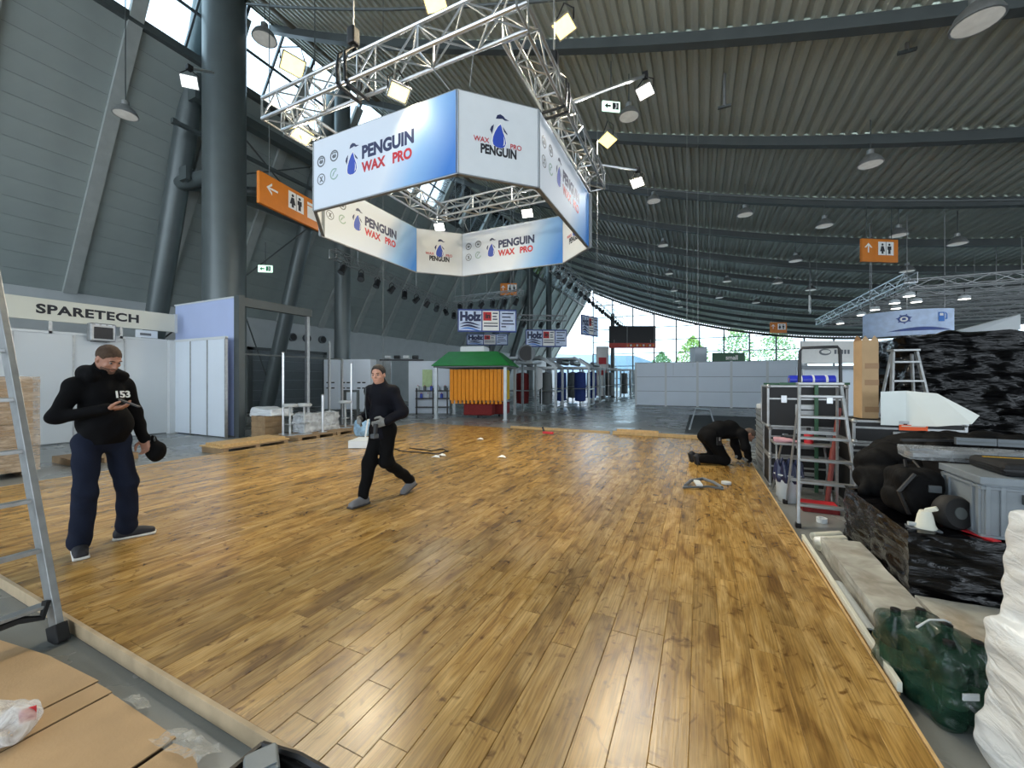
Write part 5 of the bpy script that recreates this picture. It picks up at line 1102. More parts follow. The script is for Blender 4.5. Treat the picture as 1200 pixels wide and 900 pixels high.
# black coat / cloth heap
m_cloth = mat('black_cloth', (11, 11, 12), .75, 0, .2, 8, .25, 30); m_cloth.node_tree.nodes['Principled BSDF'].inputs['Specular IOR Level'].default_value = .15
t = T('black_cloth_heap', 'large black jacket draped in folds over the pile behind the container', 'jacket', (1.9, 4.75, .5)); f = Field((-.75, -.4, .0), (.95, .7, .78), .018)
f.ell((.15, .22, .32), (.62, .26, .30), .06).ell((-.25, .08, .22), (.34, .24, .28), .08).ell((.5, .2, .38), (.36, .24, .24), .08).cone((-.42, -.05, .12), (-.05, .12, .5), .13, .11, .06).cone((.0, .0, .50), (.6, .1, .50), .09, .10, .06)
[f.cone((-.55+.22*i, -.12+.03*i, .06+.04*i), (-.30+.26*i, .10, .56-.05*abs(i-2)), .05, .045, .025) for i in range(6)]; [f.cone((-.5+.25*i, .05, .42), (-.2+.27*i, .3, .64), .018, .012, .03, sub=True) for i in range(5)]; f.warp(lambda x, y, z: .040*(1-np.abs(np.sin(6*x-7*z+2.2*np.sin(5*x+4*y)+1.5*y)))**3+.022*(1-np.abs(np.sin(11*x+9*z+3*np.sin(6*y+3*x))))**2+.008*np.sin(23*x+19*z)*np.cos(17*y)); f.mesh('cloth', m_cloth, t)
MB(t).bar((1.6, 4.62, 1.05), (2.3, 4.66, 1.08), .03, .02).build('collar', m_black, t)
t = T('black_backpack', 'black backpack standing on the low black pallet beside the container', 'backpack', (1.5, 4.12, .545)); f = Field((-.25, -.25, 0), (.25, .28, .42), .014); f.rbox((0, 0, .18), (.14, .17, .18), .08, .03).ell((-.02, -.14, .12), (.09, .05, .10), .03).ell((-.13, .02, .12), (.05, .11, .10), .03); f.warp(lambda x, y, z: .014*(1-np.abs(np.sin(14*x+11*z+5*y)))**3+.004*np.sin(30*x+20*z)*np.cos(22*y)); f.mesh('body', m_cloth, t)
MB().path([(-.04, .0, .35), (-.03, .05, .40), (.02, .06, .40), (.04, .0, .35)], .012, 6).build('grab_loop', m_black, t); MB().path([(-.05, -.17, .33), (-.15, -.2, .2), (-.09, -.19, .04)], .016, 6).build('strap', m_black, t); MB().b2((.02, -.185, .21), (.09, -.17, .26)).build('label_patch', m_mull, t)
c = Vector((1.55, 3.78, .545)); t = T('black_wheel', 'black wheel leaning on the grey container', 'drum', c); MB().lathe([(.03, -.05), (.10, -.05), (.115, -.03), (.115, .03), (.10, .05), (.03, .05)], 24, (.04, .02, .115), ax=(.4, -.9, .15)).build('tyre', m_rubber, t, smooth=40); MB().lathe([(.001, -.055), (.04, -.055), (.04, .055), (.001, .055)], 16, (.04, .02, .115), ax=(.4, -.9, .15)).build('hub', m_beam, t, smooth=40)  # a loose black wheel, tyre and hub only, no cable on it
t = T('beige_sander', 'beige hand tool standing on the corner of the black pallet', 'tool', (1.41, 3.70, .545)); MB().lathe([(.055, 0), (.06, .02), (.05, .04), (.04, .10), (.03, .13)], 14).build('body', m_cream, t, smooth=40); MB().bar((0, 0, .13), (.05, -.03, .16), .035, .03).build('head', m_cream, t, bevel=.006); MB().b2((-.09, -.05, 0), (.07, .05, .012)).build('sole', m_greyink, t); MB().tube((-.09, 0, .03), (-.04, 0, .03), .014, 8).build('nozzle', m_white, t)
# flight cases under white sheet
m_caseb = mat('black_laminate', (11, 11, 12), .55, 0, .2, 10)
def flight(x0, y0, x1, y1, z0, z1, label, latches=True, front=True, butterfly=False):
    t = T('flight_case', label, 'case', ((x0+x1)/2, (y0+y1)/2, z0)); MB(t).b2((x0+.012, y0+.012, z0+.012), (x1-.012, y1-.012, z1-.012)).build('body', m_caseb, t)
    w = .03
    for zz in (z0, z1-w):
        for yy in (y0, y1-w): MB(t).b2((x0, yy, zz), (x1, yy+w, zz+w)).build('edge_profile', m_alud, t, bevel=.004)
        for xx in (x0, x1-w): MB(t).b2((xx, y0, zz), (xx+w, y1, zz+w)).build('edge_profile', m_alud, t, bevel=.004)
    for xx in (x0, x1-w):
        for yy in (y0, y1-w): MB(t).b2((xx, yy, z0), (xx+w, yy+w, z1)).build('edge_profile', m_alud, t, bevel=.004)
    for xx in (x0+.02, x1-.02):
        for zz in (z0+.02, z1-.02): MB(t).ball((xx, y0+.02, zz), .034, 10, 6).build('ball_corner', m_alud, t, smooth=True)
    zm = z0+(z1-z0)*.68
    MB(t).b2((x0+.005, y0-.002, zm-.012), (x1-.005, y0+.02, zm+.012)).build('lid_profile', m_alud, t)
    if latches:
        for f in (.22, .78):
            x = x0+(x1-x0)*f; MB(t).b2((x-.035, y0-.014, zm-.06), (x+.035, y0+.01, zm+.05)).build('latch', m_alu, t, bevel=.006)
    x = (x0+x1)/2; hd = MB(t).b2((x-.13, y0-.006, z0+(z1-z0)*.30), (x+.13, y0+.02, z0+(z1-z0)*.56)).build('handle_dish', m_alud, t, bevel=.01); MB(t).bar((x-.09, y0-.016, z0+(z1-z0)*.43), (x+.09, y0-.016, z0+(z1-z0)*.43), .016, .016).build('handle', m_black, hd)
    return t
flight(1.68, 6.2, 2.72, 6.85, 0, .52, 'black flight case on the floor hidden behind the low black pallet', False)
flight(1.68, 6.2, 2.72, 6.85, .525, .80, 'shallow black flight case with white latches, middle of its stack')
flight(1.70, 6.2, 2.72, 6.85, .805, 1.09, 'upper black flight case with orange label under the white sheet', False)
t = T('orange_label_card', 'orange label card on the upper flight case below the white sheet', 'label', (2.2, 6.18, 1.0)); MB(t).b2((2.13, 6.185, .985), (2.38, 6.193, 1.05)).build('card', mat('label_orange', (236, 92, 28), .5), t); MB(t).b2((2.15, 6.18, 1.03), (2.36, 6.186, 1.04)).build('print', m_cream, t)
# bent white sheet
t = T('white_sheet', 'large bent white board with a pointed right flap on the flight case', 'board', (2.35, 6.3, 1.09)); o = [gy(1032, 498, 6.15), gy(1032, 459, 6.15), gy(1062, 458, 6.22), gy(1098, 461, 6.05), gy(1148, 487, 5.85), gy(1139, 497, 5.85), gy(1098, 500, 6.02), gy(1062, 499, 6.22)]
mb = MB(t); fr_ = [o[0], o[1], o[2], o[7]]; th = Vector((.004, .012, 0))
for q in ((o[0], o[7], o[2], o[1]), (o[7], o[6], o[3], o[2]), (o[6], o[5], o[4], o[3])): mb.prism(q, th)
mb.build('sheet', mat('white_foam_board', (222, 228, 224), .45, 0, .02), t, smooth=35)
# tall cardboard carton
t = T('tall_carton', 'tall narrow brown carton with tape standing on the flight cases', 'carton', (1.93, 6.55, 1.09), R(12)); h = .99
MB().b2((-.09, -.09, 0), (.09, .09, h)).build('body', m_card, t, bevel=.004)
for z in (.08, .42, .63): MB().b2((-.06, -.0925, z), (.091, -.089, z+.07)).build('tape', m_cardd, t)
for a, b in ((-.09, -.01), (.01, .09)): MB().prism([(a, -.09, h), (b, -.09, h), ((a+b)/2, -.08, h+.06)], (0, .004, 0)).build('top_flap', m_card, t)
MB().prism([(-.09, -.09, h), (-.09, .09, h), (-.10, .0, h+.07)], (.004, 0, 0)).build('top_flap', m_cardd, t)
# ladders
def stepladder(loc, yaw, label, H=1.53, loop=True, wb=.27, wt=.19, dep=.46, rungs=6, s=1.0):
    t = T('step_ladder', label, 'ladder', loc, yaw); 
    def bar(a, b, n, m=m_alud, w=.026, d=.055): MB().bar(a, b, w, d, up=(0, 1, 0)).build(n, m, t, bevel=.003)
    for x in (-1, 1):
        bar((x*wb, -dep, .02), (x*wt, 0, H), 'front_rail'); bar((x*wb*.95, dep, .02), (x*wt*.9, .06, H-.04), 'rear_rail', w=.02, d=.04)
        for y in (-dep, dep): MB().b2((x*wb-.025, y-.03, 0), (x*wb+.025, y+.03, .05)).build('rubber_foot', m_rubber, t, bevel=.004)
    for i in range(rungs):
        f = (i+1)/(rungs+.6); x = wb+(wt-wb)*f; MB().b2((-x, -dep*(1-f)-.04, H*f-.014), (x, -dep*(1-f)+.045, H*f+.014)).build('tread', m_alud, t, bevel=.004)
    for f in (.22, .62): x = (wb+(wt*.9-wb)*f)*.97; MB().b2((-x, dep+(.06-dep)*f-.012, H*f-.02), (x, dep+(.06-dep)*f+.012, H*f+.02)).build('rear_brace', m_alud, t)
    MB().b2((-wt-.02, -.06, H-.01), (wt+.02, .10, H+.02)).build('platform', m_alud, t, bevel=.005)
    if loop: MB().path([(-wt, .0, H), (-wt*.97, .0, H+.38), (-wt*.85, .0, H+.42), (wt*.85, .0, H+.42), (wt*.97, .0, H+.38), (wt, .0, H)], .017, 8).build('safety_loop', m_black, t, smooth=50)
    return t
stepladder((1.24, 5.6, 0), R(-2), 'aluminium platform stepladder with black safety loop beside the flight cases', 1.53)
stepladder((2.55, 7.25, 0), R(10), 'small aluminium ladder top showing behind the white sheet', 1.98, False, .34, .13, .3, 7)
# big flight cases and crates behind the stepladder
flight(.93, 6.95, 1.85, 7.55, .0, .45, 'lower black flight case with metal edges behind the folding table', True)
flight(.93, 6.95, 1.85, 7.55, .455, .88, 'middle black flight case with metal edges behind the folding table', True)
flight(.90, 6.9, 1.85, 7.55, .885, 1.50, 'largest black flight case with metal edges on top of the stack', True)
t = T('blue_roll', 'blue film roll lying on the top flight case', 'roll', (1.4, 7.2, 1.505)); MB(t).tube((1.22, 7.2, 1.575), (1.78, 7.25, 1.575), .07, 16).build('roll', mat('blue_roll_film', (50, 62, 190), .3), t, smooth=40)
for x in (1.35, 1.5, 1.66): MB(t).tube((x, 7.21, 1.575), (x+.02, 7.212, 1.575), .073, 16).build('white_band', m_whiteink, t)
MB(t).tube((1.215, 7.2, 1.575), (1.22, 7.2, 1.575), .03, 12).build('core', m_card, t)
for i in range(2): t = T('green_tray', ['flat green tray on the top flight case, left one', 'flat green tray under the blue roll'][i], 'tray', (1.1+.45*i, 7.05, 1.5)); MB(t).b2((.93+.46*i, 6.95, 1.502), (1.35+.46*i, 7.5, 1.506)).build('base', m_green2 if False else bpy.data.materials['board_green'], t); [MB(t).b2(a, b).build('rim', bpy.data.materials['board_green'], t) for a, b in (((.93+.46*i, 6.95, 1.506), (1.35+.46*i, 6.96, 1.53)), ((.93+.46*i, 7.49, 1.506), (1.35+.46*i, 7.5, 1.53)))]
# crate stack
for i in range(10):
    z = .105*i; t = T('metal_tray_crate', ORD[i]+' tray from the bottom of the grey stack beside the kneeling man' if 0 < i < 9 else ('bottom grey ventilated tray standing on the floor beside the kneeling man' if i == 0 else 'topmost grey ventilated tray of the stack beside the kneeling man'), 'crate', (1.0, 7.9, z), group='stacked grey trays' if 0 < i < 9 else None)
    MB().b2((-.03, .0, .0), (.40, .9, .008)).build('floor', m_alud, t)
    for a, b in (((-.03, 0, 0), (-.02, .9, .095)), ((.39, 0, 0), (.40, .9, .095)), ((-.03, 0, 0), (.40, .012, .095)), ((-.03, .888, 0), (.40, .9, .095))): MB().b2(a, b).build('side', m_galv, t)
    MB().b2((-.045, -.015, .08), (.415, .915, .098)).build('rim', m_alud, t) if i == 9 else MB().b2((-.045, -.015, .08), (-.02, .915, .098)).build('rim', m_alud, t)
    mb = MB(); [mb.b2((.02+.055*k, -.004, .03), (.05+.055*k, .004, .065)) for k in range(7)]; mb.build('vent_holes', m_black, t)
t = T('white_polystyrene', 'white foam piece lying on top of the grey tray stack', 'foam', (1.15, 8.3, 1.045)); MB(t).box((1.15, 8.3, 1.10), (.34, .5, .09), rz=R(10)).build('piece', m_panel, t, bevel=.02); MB(t).box((1.12, 8.22, 1.155), (.2, .25, .03), rz=R(30)).build('flake', m_panel, t)
# folding table with tools
ft = T('folding_table', 'small metal folding table with tools between stepladder and flight cases', 'table', (1.25, 6.45, 0)); MB(ft).b2((.92, 6.38, .70), (1.62, 6.8, .725)).build('table_top', m_alud, ft, bevel=.004)
for a, b in (((.95, 6.4, 0), (1.0, 6.78, .70)), ((.95, 6.78, 0), (1.0, 6.4, .70)), ((1.55, 6.4, 0), (1.55, 6.78, .70)), ((1.55, 6.78, 0), (1.55, 6.4, .70))): MB(ft).tube(a, b, .014, 8).build('leg', m_alud, ft)
t = T('pink_gloves', 'pinkish work gloves lying on the folding table', 'gloves', (1.08, 6.5, .725)); f = Field((-.16, -.1, 0), (.16, .1, .09), .008); f.ell((0, 0, .03), (.08, .05, .03)); [f.cone((.05, -.03+.02*k, .025), (.13, -.045+.03*k, .02), .013, .011, .01) for k in range(4)]; f.cone((-.05, .0, .03), (-.13, .01, .03), .035, .04, .03); f.mesh('glove', mat('pink_cloth', (200, 150, 156), .8), t)
t = T('red_bottle', 'small red bottle with black cap on the folding table', 'bottle', (1.33, 6.55, .725)); MB().lathe([(.001, 0), (.05, 0), (.052, .02), (.052, .12), (.03, .16), (.02, .17)], 14).build('body', m_red, t, smooth=40); MB().lathe([(.024, .165), (.024, .21), (.001, .215)], 12).build('cap', m_black, t, smooth=40)
t = T('tool_case', 'dark open tool tray lying behind the red bottle', 'tray', (1.45, 6.68, .725)); MB(t).b2((1.05, 6.62, .725), (1.58, 6.78, .79)).build('tray', m_black, t, bevel=.006); MB(t).b2((1.08, 6.64, .785), (1.55, 6.76, .80)).build('inlay', m_beam, t)
t = T('red_prop', 'dark red steel prop leaning behind the stepladder', 'prop', (1.5, 6.3, 0)); MB(t).tube((1.42, 6.1, .0), (1.60, 6.32, 1.22), .028, 10).build('tube', mat('rust_red', (112, 42, 34), .6), t, smooth=40); MB(t).box((1.42, 6.1, .01), (.14, .14, .02)).build('foot_plate', bpy.data.materials['rust_red'], t); MB(t).tube((1.50, 6.2, .55), (1.53, 6.235, .72), .04, 10).build('collar', bpy.data.materials['rust_red'], t, smooth=40)
t = T('green_post', 'thin green post standing in front of the large flight case', 'post', (1.47, 6.84, 0)); MB(t).b2((1.46, 6.83, 0), (1.50, 6.87, 1.52)).build('post', bpy.data.materials['board_green'], t); MB(t).b2((1.05, 6.84, 1.51), (1.85, 6.87, 1.54)).build('crossbar', bpy.data.materials['board_green'], t)
# bucket
t = T('waste_bucket', 'white bucket with dark blue liner bag in front of the cases', 'bucket', (1.05, 6.22, 0)); MB().lathe([(.001, 0), (.115, 0), (.12, .01), (.155, .34), (.165, .345), (.165, .36), (.15, .36)], 24).build('bucket', m_white, t, smooth=40)
f = Field((-.25, -.25, .25), (.25, .25, .55), .012); f.cone((0, 0, .33), (0, 0, .44), .165, .15, .02); f.cone((0, 0, .40), (0, 0, .6), .11, .13, .02, sub=True); f.warp(lambda x, y, z: .012*np.sin(9*np.arctan2(y, x)+10*z)); f.mesh('liner_bag', mat('navy_bag', (26, 34, 66), .35, 0, .2, 10), t)
c = gz(925, 600); t = T('red_box', 'flat red box on the floor under the stepladder', 'box', (1.3, 5.95, 0)); MB(t).b2((1.12, 5.8, 0), (1.48, 6.05, .07)).build('body', m_brush_r, t, bevel=.006); MB(t).b2((1.12, 5.8, .07), (1.48, 6.05, .09)).build('lid', m_red, t, bevel=.006)
c = gz(963, 612); t = T('tape_roll', 'small white tape roll on the floor before the stepladder', 'tape', c); MB(t).lathe([(.03, 0), (.05, 0), (.05, .05), (.03, .05), (.03, 0)], 18, c).build('roll', m_panel, t, smooth=40)
# rubble of floor edge: roll ends, pipe, wrapped boards, bottle pack
for i, (x, y, z, r, lb) in enumerate(((.99, 4.50, .05, .042, 'pale cardboard tube end, nearest of the three'), (1.0, 4.62, .05, .042, 'pale cardboard tube end, middle of the three'), (1.0, 4.75, .05, .04, 'pale cardboard tube end, farthest of the three'))):
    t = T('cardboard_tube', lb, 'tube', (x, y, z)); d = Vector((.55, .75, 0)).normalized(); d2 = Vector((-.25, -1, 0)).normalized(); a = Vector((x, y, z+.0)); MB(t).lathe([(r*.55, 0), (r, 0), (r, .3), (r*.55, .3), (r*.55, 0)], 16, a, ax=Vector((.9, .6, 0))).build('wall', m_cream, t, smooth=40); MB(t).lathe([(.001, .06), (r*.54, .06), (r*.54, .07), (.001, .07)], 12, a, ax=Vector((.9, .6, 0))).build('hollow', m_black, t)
c = gz(962, 636, .05); t = T('paper_cup', 'crumpled white paper ball beside the tube ends', 'paper', c); f = Field((-.09, -.09, -.05), (.09, .09, .09), .008); f.ell((0, 0, 0.01), (.055, .05, .05)); f.warp(lambda x, y, z: .008*np.sin(60*x+40*z)*np.cos(50*y)); f.mesh('paper', m_whiteink, t)
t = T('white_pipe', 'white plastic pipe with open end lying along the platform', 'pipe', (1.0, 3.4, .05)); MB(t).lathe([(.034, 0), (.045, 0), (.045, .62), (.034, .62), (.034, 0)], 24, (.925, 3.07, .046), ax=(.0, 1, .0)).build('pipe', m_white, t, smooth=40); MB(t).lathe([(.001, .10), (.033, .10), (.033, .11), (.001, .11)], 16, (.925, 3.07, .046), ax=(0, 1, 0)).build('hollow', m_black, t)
t = T('film_wrapped_boards', 'long stack of boards in clear film lying before the black pallet', 'bundle', (1.3, 3.6, 0))
for i in range(3): MB(t).b2((1.02, 2.72, .02+.035*i), (1.262, 4.45, .052+.035*i)).build('board', [m_pine, m_card, m_pine2, m_pine][i], t, bevel=.003)
wrapbox('clear_film', film_mat('board_film', (196, 196, 188), 1.0, .2, 5, (1, 1, 1), .35), t, (1.0, 2.69, .008), (1.285, 4.5, .14), 20, .012, 12, freq=4)
t = T('cross_bundle', 'second film wrapped board stack lying sideways in front of the black pallet', 'bundle', (1.6, 3.2, 0))
for i in range(3): MB(t).b2((1.32, 3.05, .02+.035*i), (2.3, 3.5, .052+.035*i)).build('board', [m_pine2, m_card, m_pine][i], t, bevel=.003)
wrapbox('clear_film', bpy.data.materials['board_film'], t, (1.30, 3.02, .008), (2.33, 3.56, .14), 16, .012, 15, freq=4)
# dark green bottles in shrink film
t = T('bottle_pack', 'pack of dark green bottles in shiny shrink film on the floor', 'bottle pack', (1.045, 2.66, 0), R(24))
for i in range(2):
    for j in range(3):
        x, y = -.065+.13*i-.0, -.13+.13*j; b = MB().lathe([(.001, .005), (.058, .005), (.062, .02), (.062, .24), (.05, .28), (.02, .33), (.02, .35)], 14, (x, y, 0)).build('bottle', mat('bottle_green', (7, 34, 22), .12, 0, .1, 8) if (i, j) == (0, 0) else bpy.data.materials['bottle_green'], t, smooth=40); MB().lathe([(.021, .345), (.021, .375), (.001, .378)], 10, (x, y, 0)).build('cap', m_black, b)
        MB().lathe([(.0635, .10), (.0635, .19)], 14, (x, y, 0)).build('bottle_label', bpy.data.materials['board_green'], b)
f = Field((-.2, -.27, -.02), (.2, .27, .44), .012); f.rbox((0, 0, .17), (.142, .208, .185), .05, .02); f.ell((0, 0, .34), (.09, .15, .05), .05); f.warp(lambda x, y, z: .008*np.sin(28*x+31*z)*np.cos(24*y+17*z)+.004*np.sin(70*z+50*y)); f.mesh('shrink_film', film_mat('green_shrink_film', (30, 62, 48), .62, .06, 12), t)
MB().path([(-.1, -.02, .37), (-.02, 0, .395), (.05, 0, .395), (.1, .02, .37)], .005, 6).build('carry_strap', m_panel, t)
for dx in (-.06, .05): MB().b2((dx-.035, -.219, .17), (dx+.035, -.214, .20)).build('label_print', m_panel, t)
# white wrapped pallet at right edge
t = T('white_wrapped_pallet', 'tall load wrapped in white stretch film at the lower right edge', 'pallet', (1.49, 1.97, 0))
f = Field((-.55, -.6, 0), (.6, .6, 1.25), .014); f.rbox((.0, 0, .30), (.42, .40, .31), .05, .04); f.rbox((.07, .04, .70), (.42, .38, .36), .05, .03); f.rbox((.14, .04, 1.0), (.40, .36, .22), .06, .03)
f.warp(lambda x, y, z: .004*np.sin(60*z+9*np.sin(5*x+4*y))+.008*np.sin(9*x+7*z)*np.cos(8*y)+.03*np.exp(-((z-.12)/.1)**2)*np.sin(12*x+10*y)); t.location = (1.49, 1.97, 0); f.mesh('stretch_film', m_white_film, t)
# ------------------------------------------------------------------ people
def nv(v): v = np.array(v, float); return v/np.linalg.norm(v)
def rotm(fwd, up):
    f = nv(fwd); r = nv(np.cross(f, up)); u = np.cross(r, f); return np.stack([r, f, u], 1)      # columns right, forward, up
def add_hand(F, W_, d, n, curl=.7, side=1, s=1.0, fat=0.0, spread=.0):
    """W_ wrist, d finger direction, n palm normal (palm faces n), side=+1 thumb towards d x n"""
    d = nv(d); n = nv(np.array(n)-d*np.dot(n, d)); b = np.cross(d, n)*side; W_ = np.array(W_, float)
    M = np.stack([b, d, n], 1)
    F.rbox(W_+d*.05*s, np.array((.042, .052, .015))*s+fat, .014*s, .012, M)
    for i, (o, L, r) in enumerate(((.030, .072, .0092), (.010, .080, .0095), (-.011, .074, .0092), (-.030, .058, .0082))):
        p = W_+d*.093*s+b*o*s; a = 0; r = r*s+fat
        for k, fr in enumerate((.45, .30, .25)):
            a += curl*(.55 if k == 0 else .75); q = d*math.cos(a)+n*math.sin(a)+b*spread*o*10; e = p+q*L*fr*s; F.cone(p, e, r*(1-.08*k), r*(.92-.08*k), .005); p = e
    t0 = W_+d*.025*s+b*.035*s; t1 = t0+(d*.5+b*.75+n*.35)*.042*s; t2 = t1+(d*.9+b*.1+n*.45)*.032*s; t3 = t2+(d*.95-b*.15+n*.4)*.024*s
    F.cone(t0, t1, .015*s+fat, .0125*s+fat, .012); F.cone(t1, t2, .0118*s+fat, .0105*s+fat, .006); F.cone(t2, t3, .0105*s+fat, .0088*s+fat, .005)
def add_head(F, c, M, s=1.0, stout=1.0):
    c = np.array(c, float)
    def L(p): return c+M@(np.array(p)*s)
    F.ell(L((0, -.012, .025)), np.array((.076, .096, .092))*s, .02, M); F.ell(L((0, .022, -.045)), np.array((.060*stout, .068, .078))*s, .03, M)
    F.ell(L((0, .066, -.098)), np.array((.026*stout, .024, .018))*s, .02, M)
    F.ell(L((0, .079, .020)), np.array((.052, .018, .010))*s, .014, M)
    for x in (-1, 1):
        F.ell(L((x*.031, .098, .001)), np.array((.017, .011, .009))*s, .012, M, sub=True); F.ell(L((x*.043, .066, -.030)), np.array((.018, .014, .015))*s, .015, M)
        F.ell(L((x*.079, -.008, -.012)), np.array((.008, .020, .032))*s, .006, M)
        F.ell(L((x*.011, .093, -.038)), np.array((.009, .010, .008))*s, .005, M)
    F.cone(L((0, .086, .012)), L((0, .108, -.034)), .0085*s, .0125*s, .008)
    F.ell(L((0, .086, -.063)), np.array((.024, .010, .006))*s, .005, M); F.ell(L((0, .085, -.075)), np.array((.021, .010, .007))*s, .005, M)
def face_parts(c, M, par, s=1.0, brow=m_ink, hairm=None):
    c = np.array(c, float)
    def L(p): return Vector(c+M@(np.array(p)*s))
    R3 = Matrix([list(r) for r in M])
    for x in (-1, 1):
        e = MB().ball((0, 0, 0), .0108*s, 12, 8).build('eye', m_eye, par, smooth=True); e.location = L((x*.031, .0765, .0))
        i = MB().ball((0, 0, 0), .0075*s, 10, 6).build('iris', m_ink, e, smooth=True); i.location = Vector(M@np.array((0, .0085*s, -.001)))
        q = MB(); q.path([L((x*.048, .082, .021)), L((x*.034, .092, .026)), L((x*.016, .094, .022))], [.003*s, .0045*s, .0035*s], 6); q.build('eyebrow', brow, par, smooth=True)
    q = MB(); q.path([L((-.021, .089, -.068)), L((0, .0955, -.069)), L((.021, .089, -.068))], [.0015*s, .003*s, .0015*s], 6); q.build('mouth', m_lip, par, smooth=True)
m_eye = mat('eye_white', (150, 140, 132), .4, 0, .02); m_lip = mat('lip', (158, 92, 84), .5)
def hair_cap(c, M, par, m, s=1.0, grow=.006, front=.052, low=-.03, lo=.13, name='hair', bun=False):
    c = np.array(c, float); f = Field((c[0]-lo, c[1]-lo, c[2]-lo), (c[0]+lo, c[1]+lo, c[2]+lo+.02), .006)
    def L(p): return c+M@(np.array(p)*s)
    f.ell(L((0, -.014, .028)), np.array((.077+grow, .097+grow, .093+grow))*s, .01, M)
    f.ell(L((0, .085, -.03)), np.array((.10, .075, front+.03))*s, .012, M, sub=True)
    f.ell(L((0, .03, -.10+low)), np.array((.12, .125, .09))*s, .012, M, sub=True)
    for x in (-1, 1): f.ell(L((x*.08, .005, -.03)), np.array((.02, .035, .045))*s, .01, M, sub=True)
    if bun: f.ell(L((0, -.115, .03)), np.array((.045, .035, .04))*s, .02, M)
    f.warp(lambda x, y, z: .0015*np.sin(160*x+90*z)*np.cos(140*y))
    f.mesh(name, m, par)
def shoe(par, heel, d, m, sole, name='shoe', L_=.29, up=(0, 0, 1), lace=True):
    """heel: ground point under the heel; d: toe direction"""
    d = nv(d); u = nv(np.array(up)-d*np.dot(up, d)); r = np.cross(d, u); h = np.array(heel, float); M = np.stack([r, d, u], 1); f = Field(h-.36, h+.36, .008)
    f.rbox(h+d*(L_*.5)+u*.035, (.045, L_*.5, .033), .03, .02, M).ell(h+d*L_*.24+u*.065, (.043, .075, .058), .03, M).ell(h+d*L_*.55+u*.055, (.045, .09, .04), .03, M).cone(h+d*.06+u*.05, h+d*.07+u*.12, .045, .045, .02)
    o = f.mesh(name, m, par)
    f2 = Field(h-.36, h+.36, .008); f2.rbox(h+d*(L_*.5)+u*.013, (.052, L_*.5+.008, .013), .012, .01, M); f2.mesh('sole', sole, o)
    if lace:
        for k in range(3): p = h+d*(L_*.42+.035*k)+u*(.108-.014*k); MB().path([Vector(p-r*.032-u*.016), Vector(p), Vector(p+r*.032-u*.016)], .0045, 5).build('lace', m_whiteink, o)
    return o
def body_field(lo, hi, res=.007): return Field(lo, hi, res)
def limb(F, pts, rad, k=.03):
    for i in range(len(pts)-1): F.cone(pts[i], pts[i+1], rad[i], rad[i+1], k)
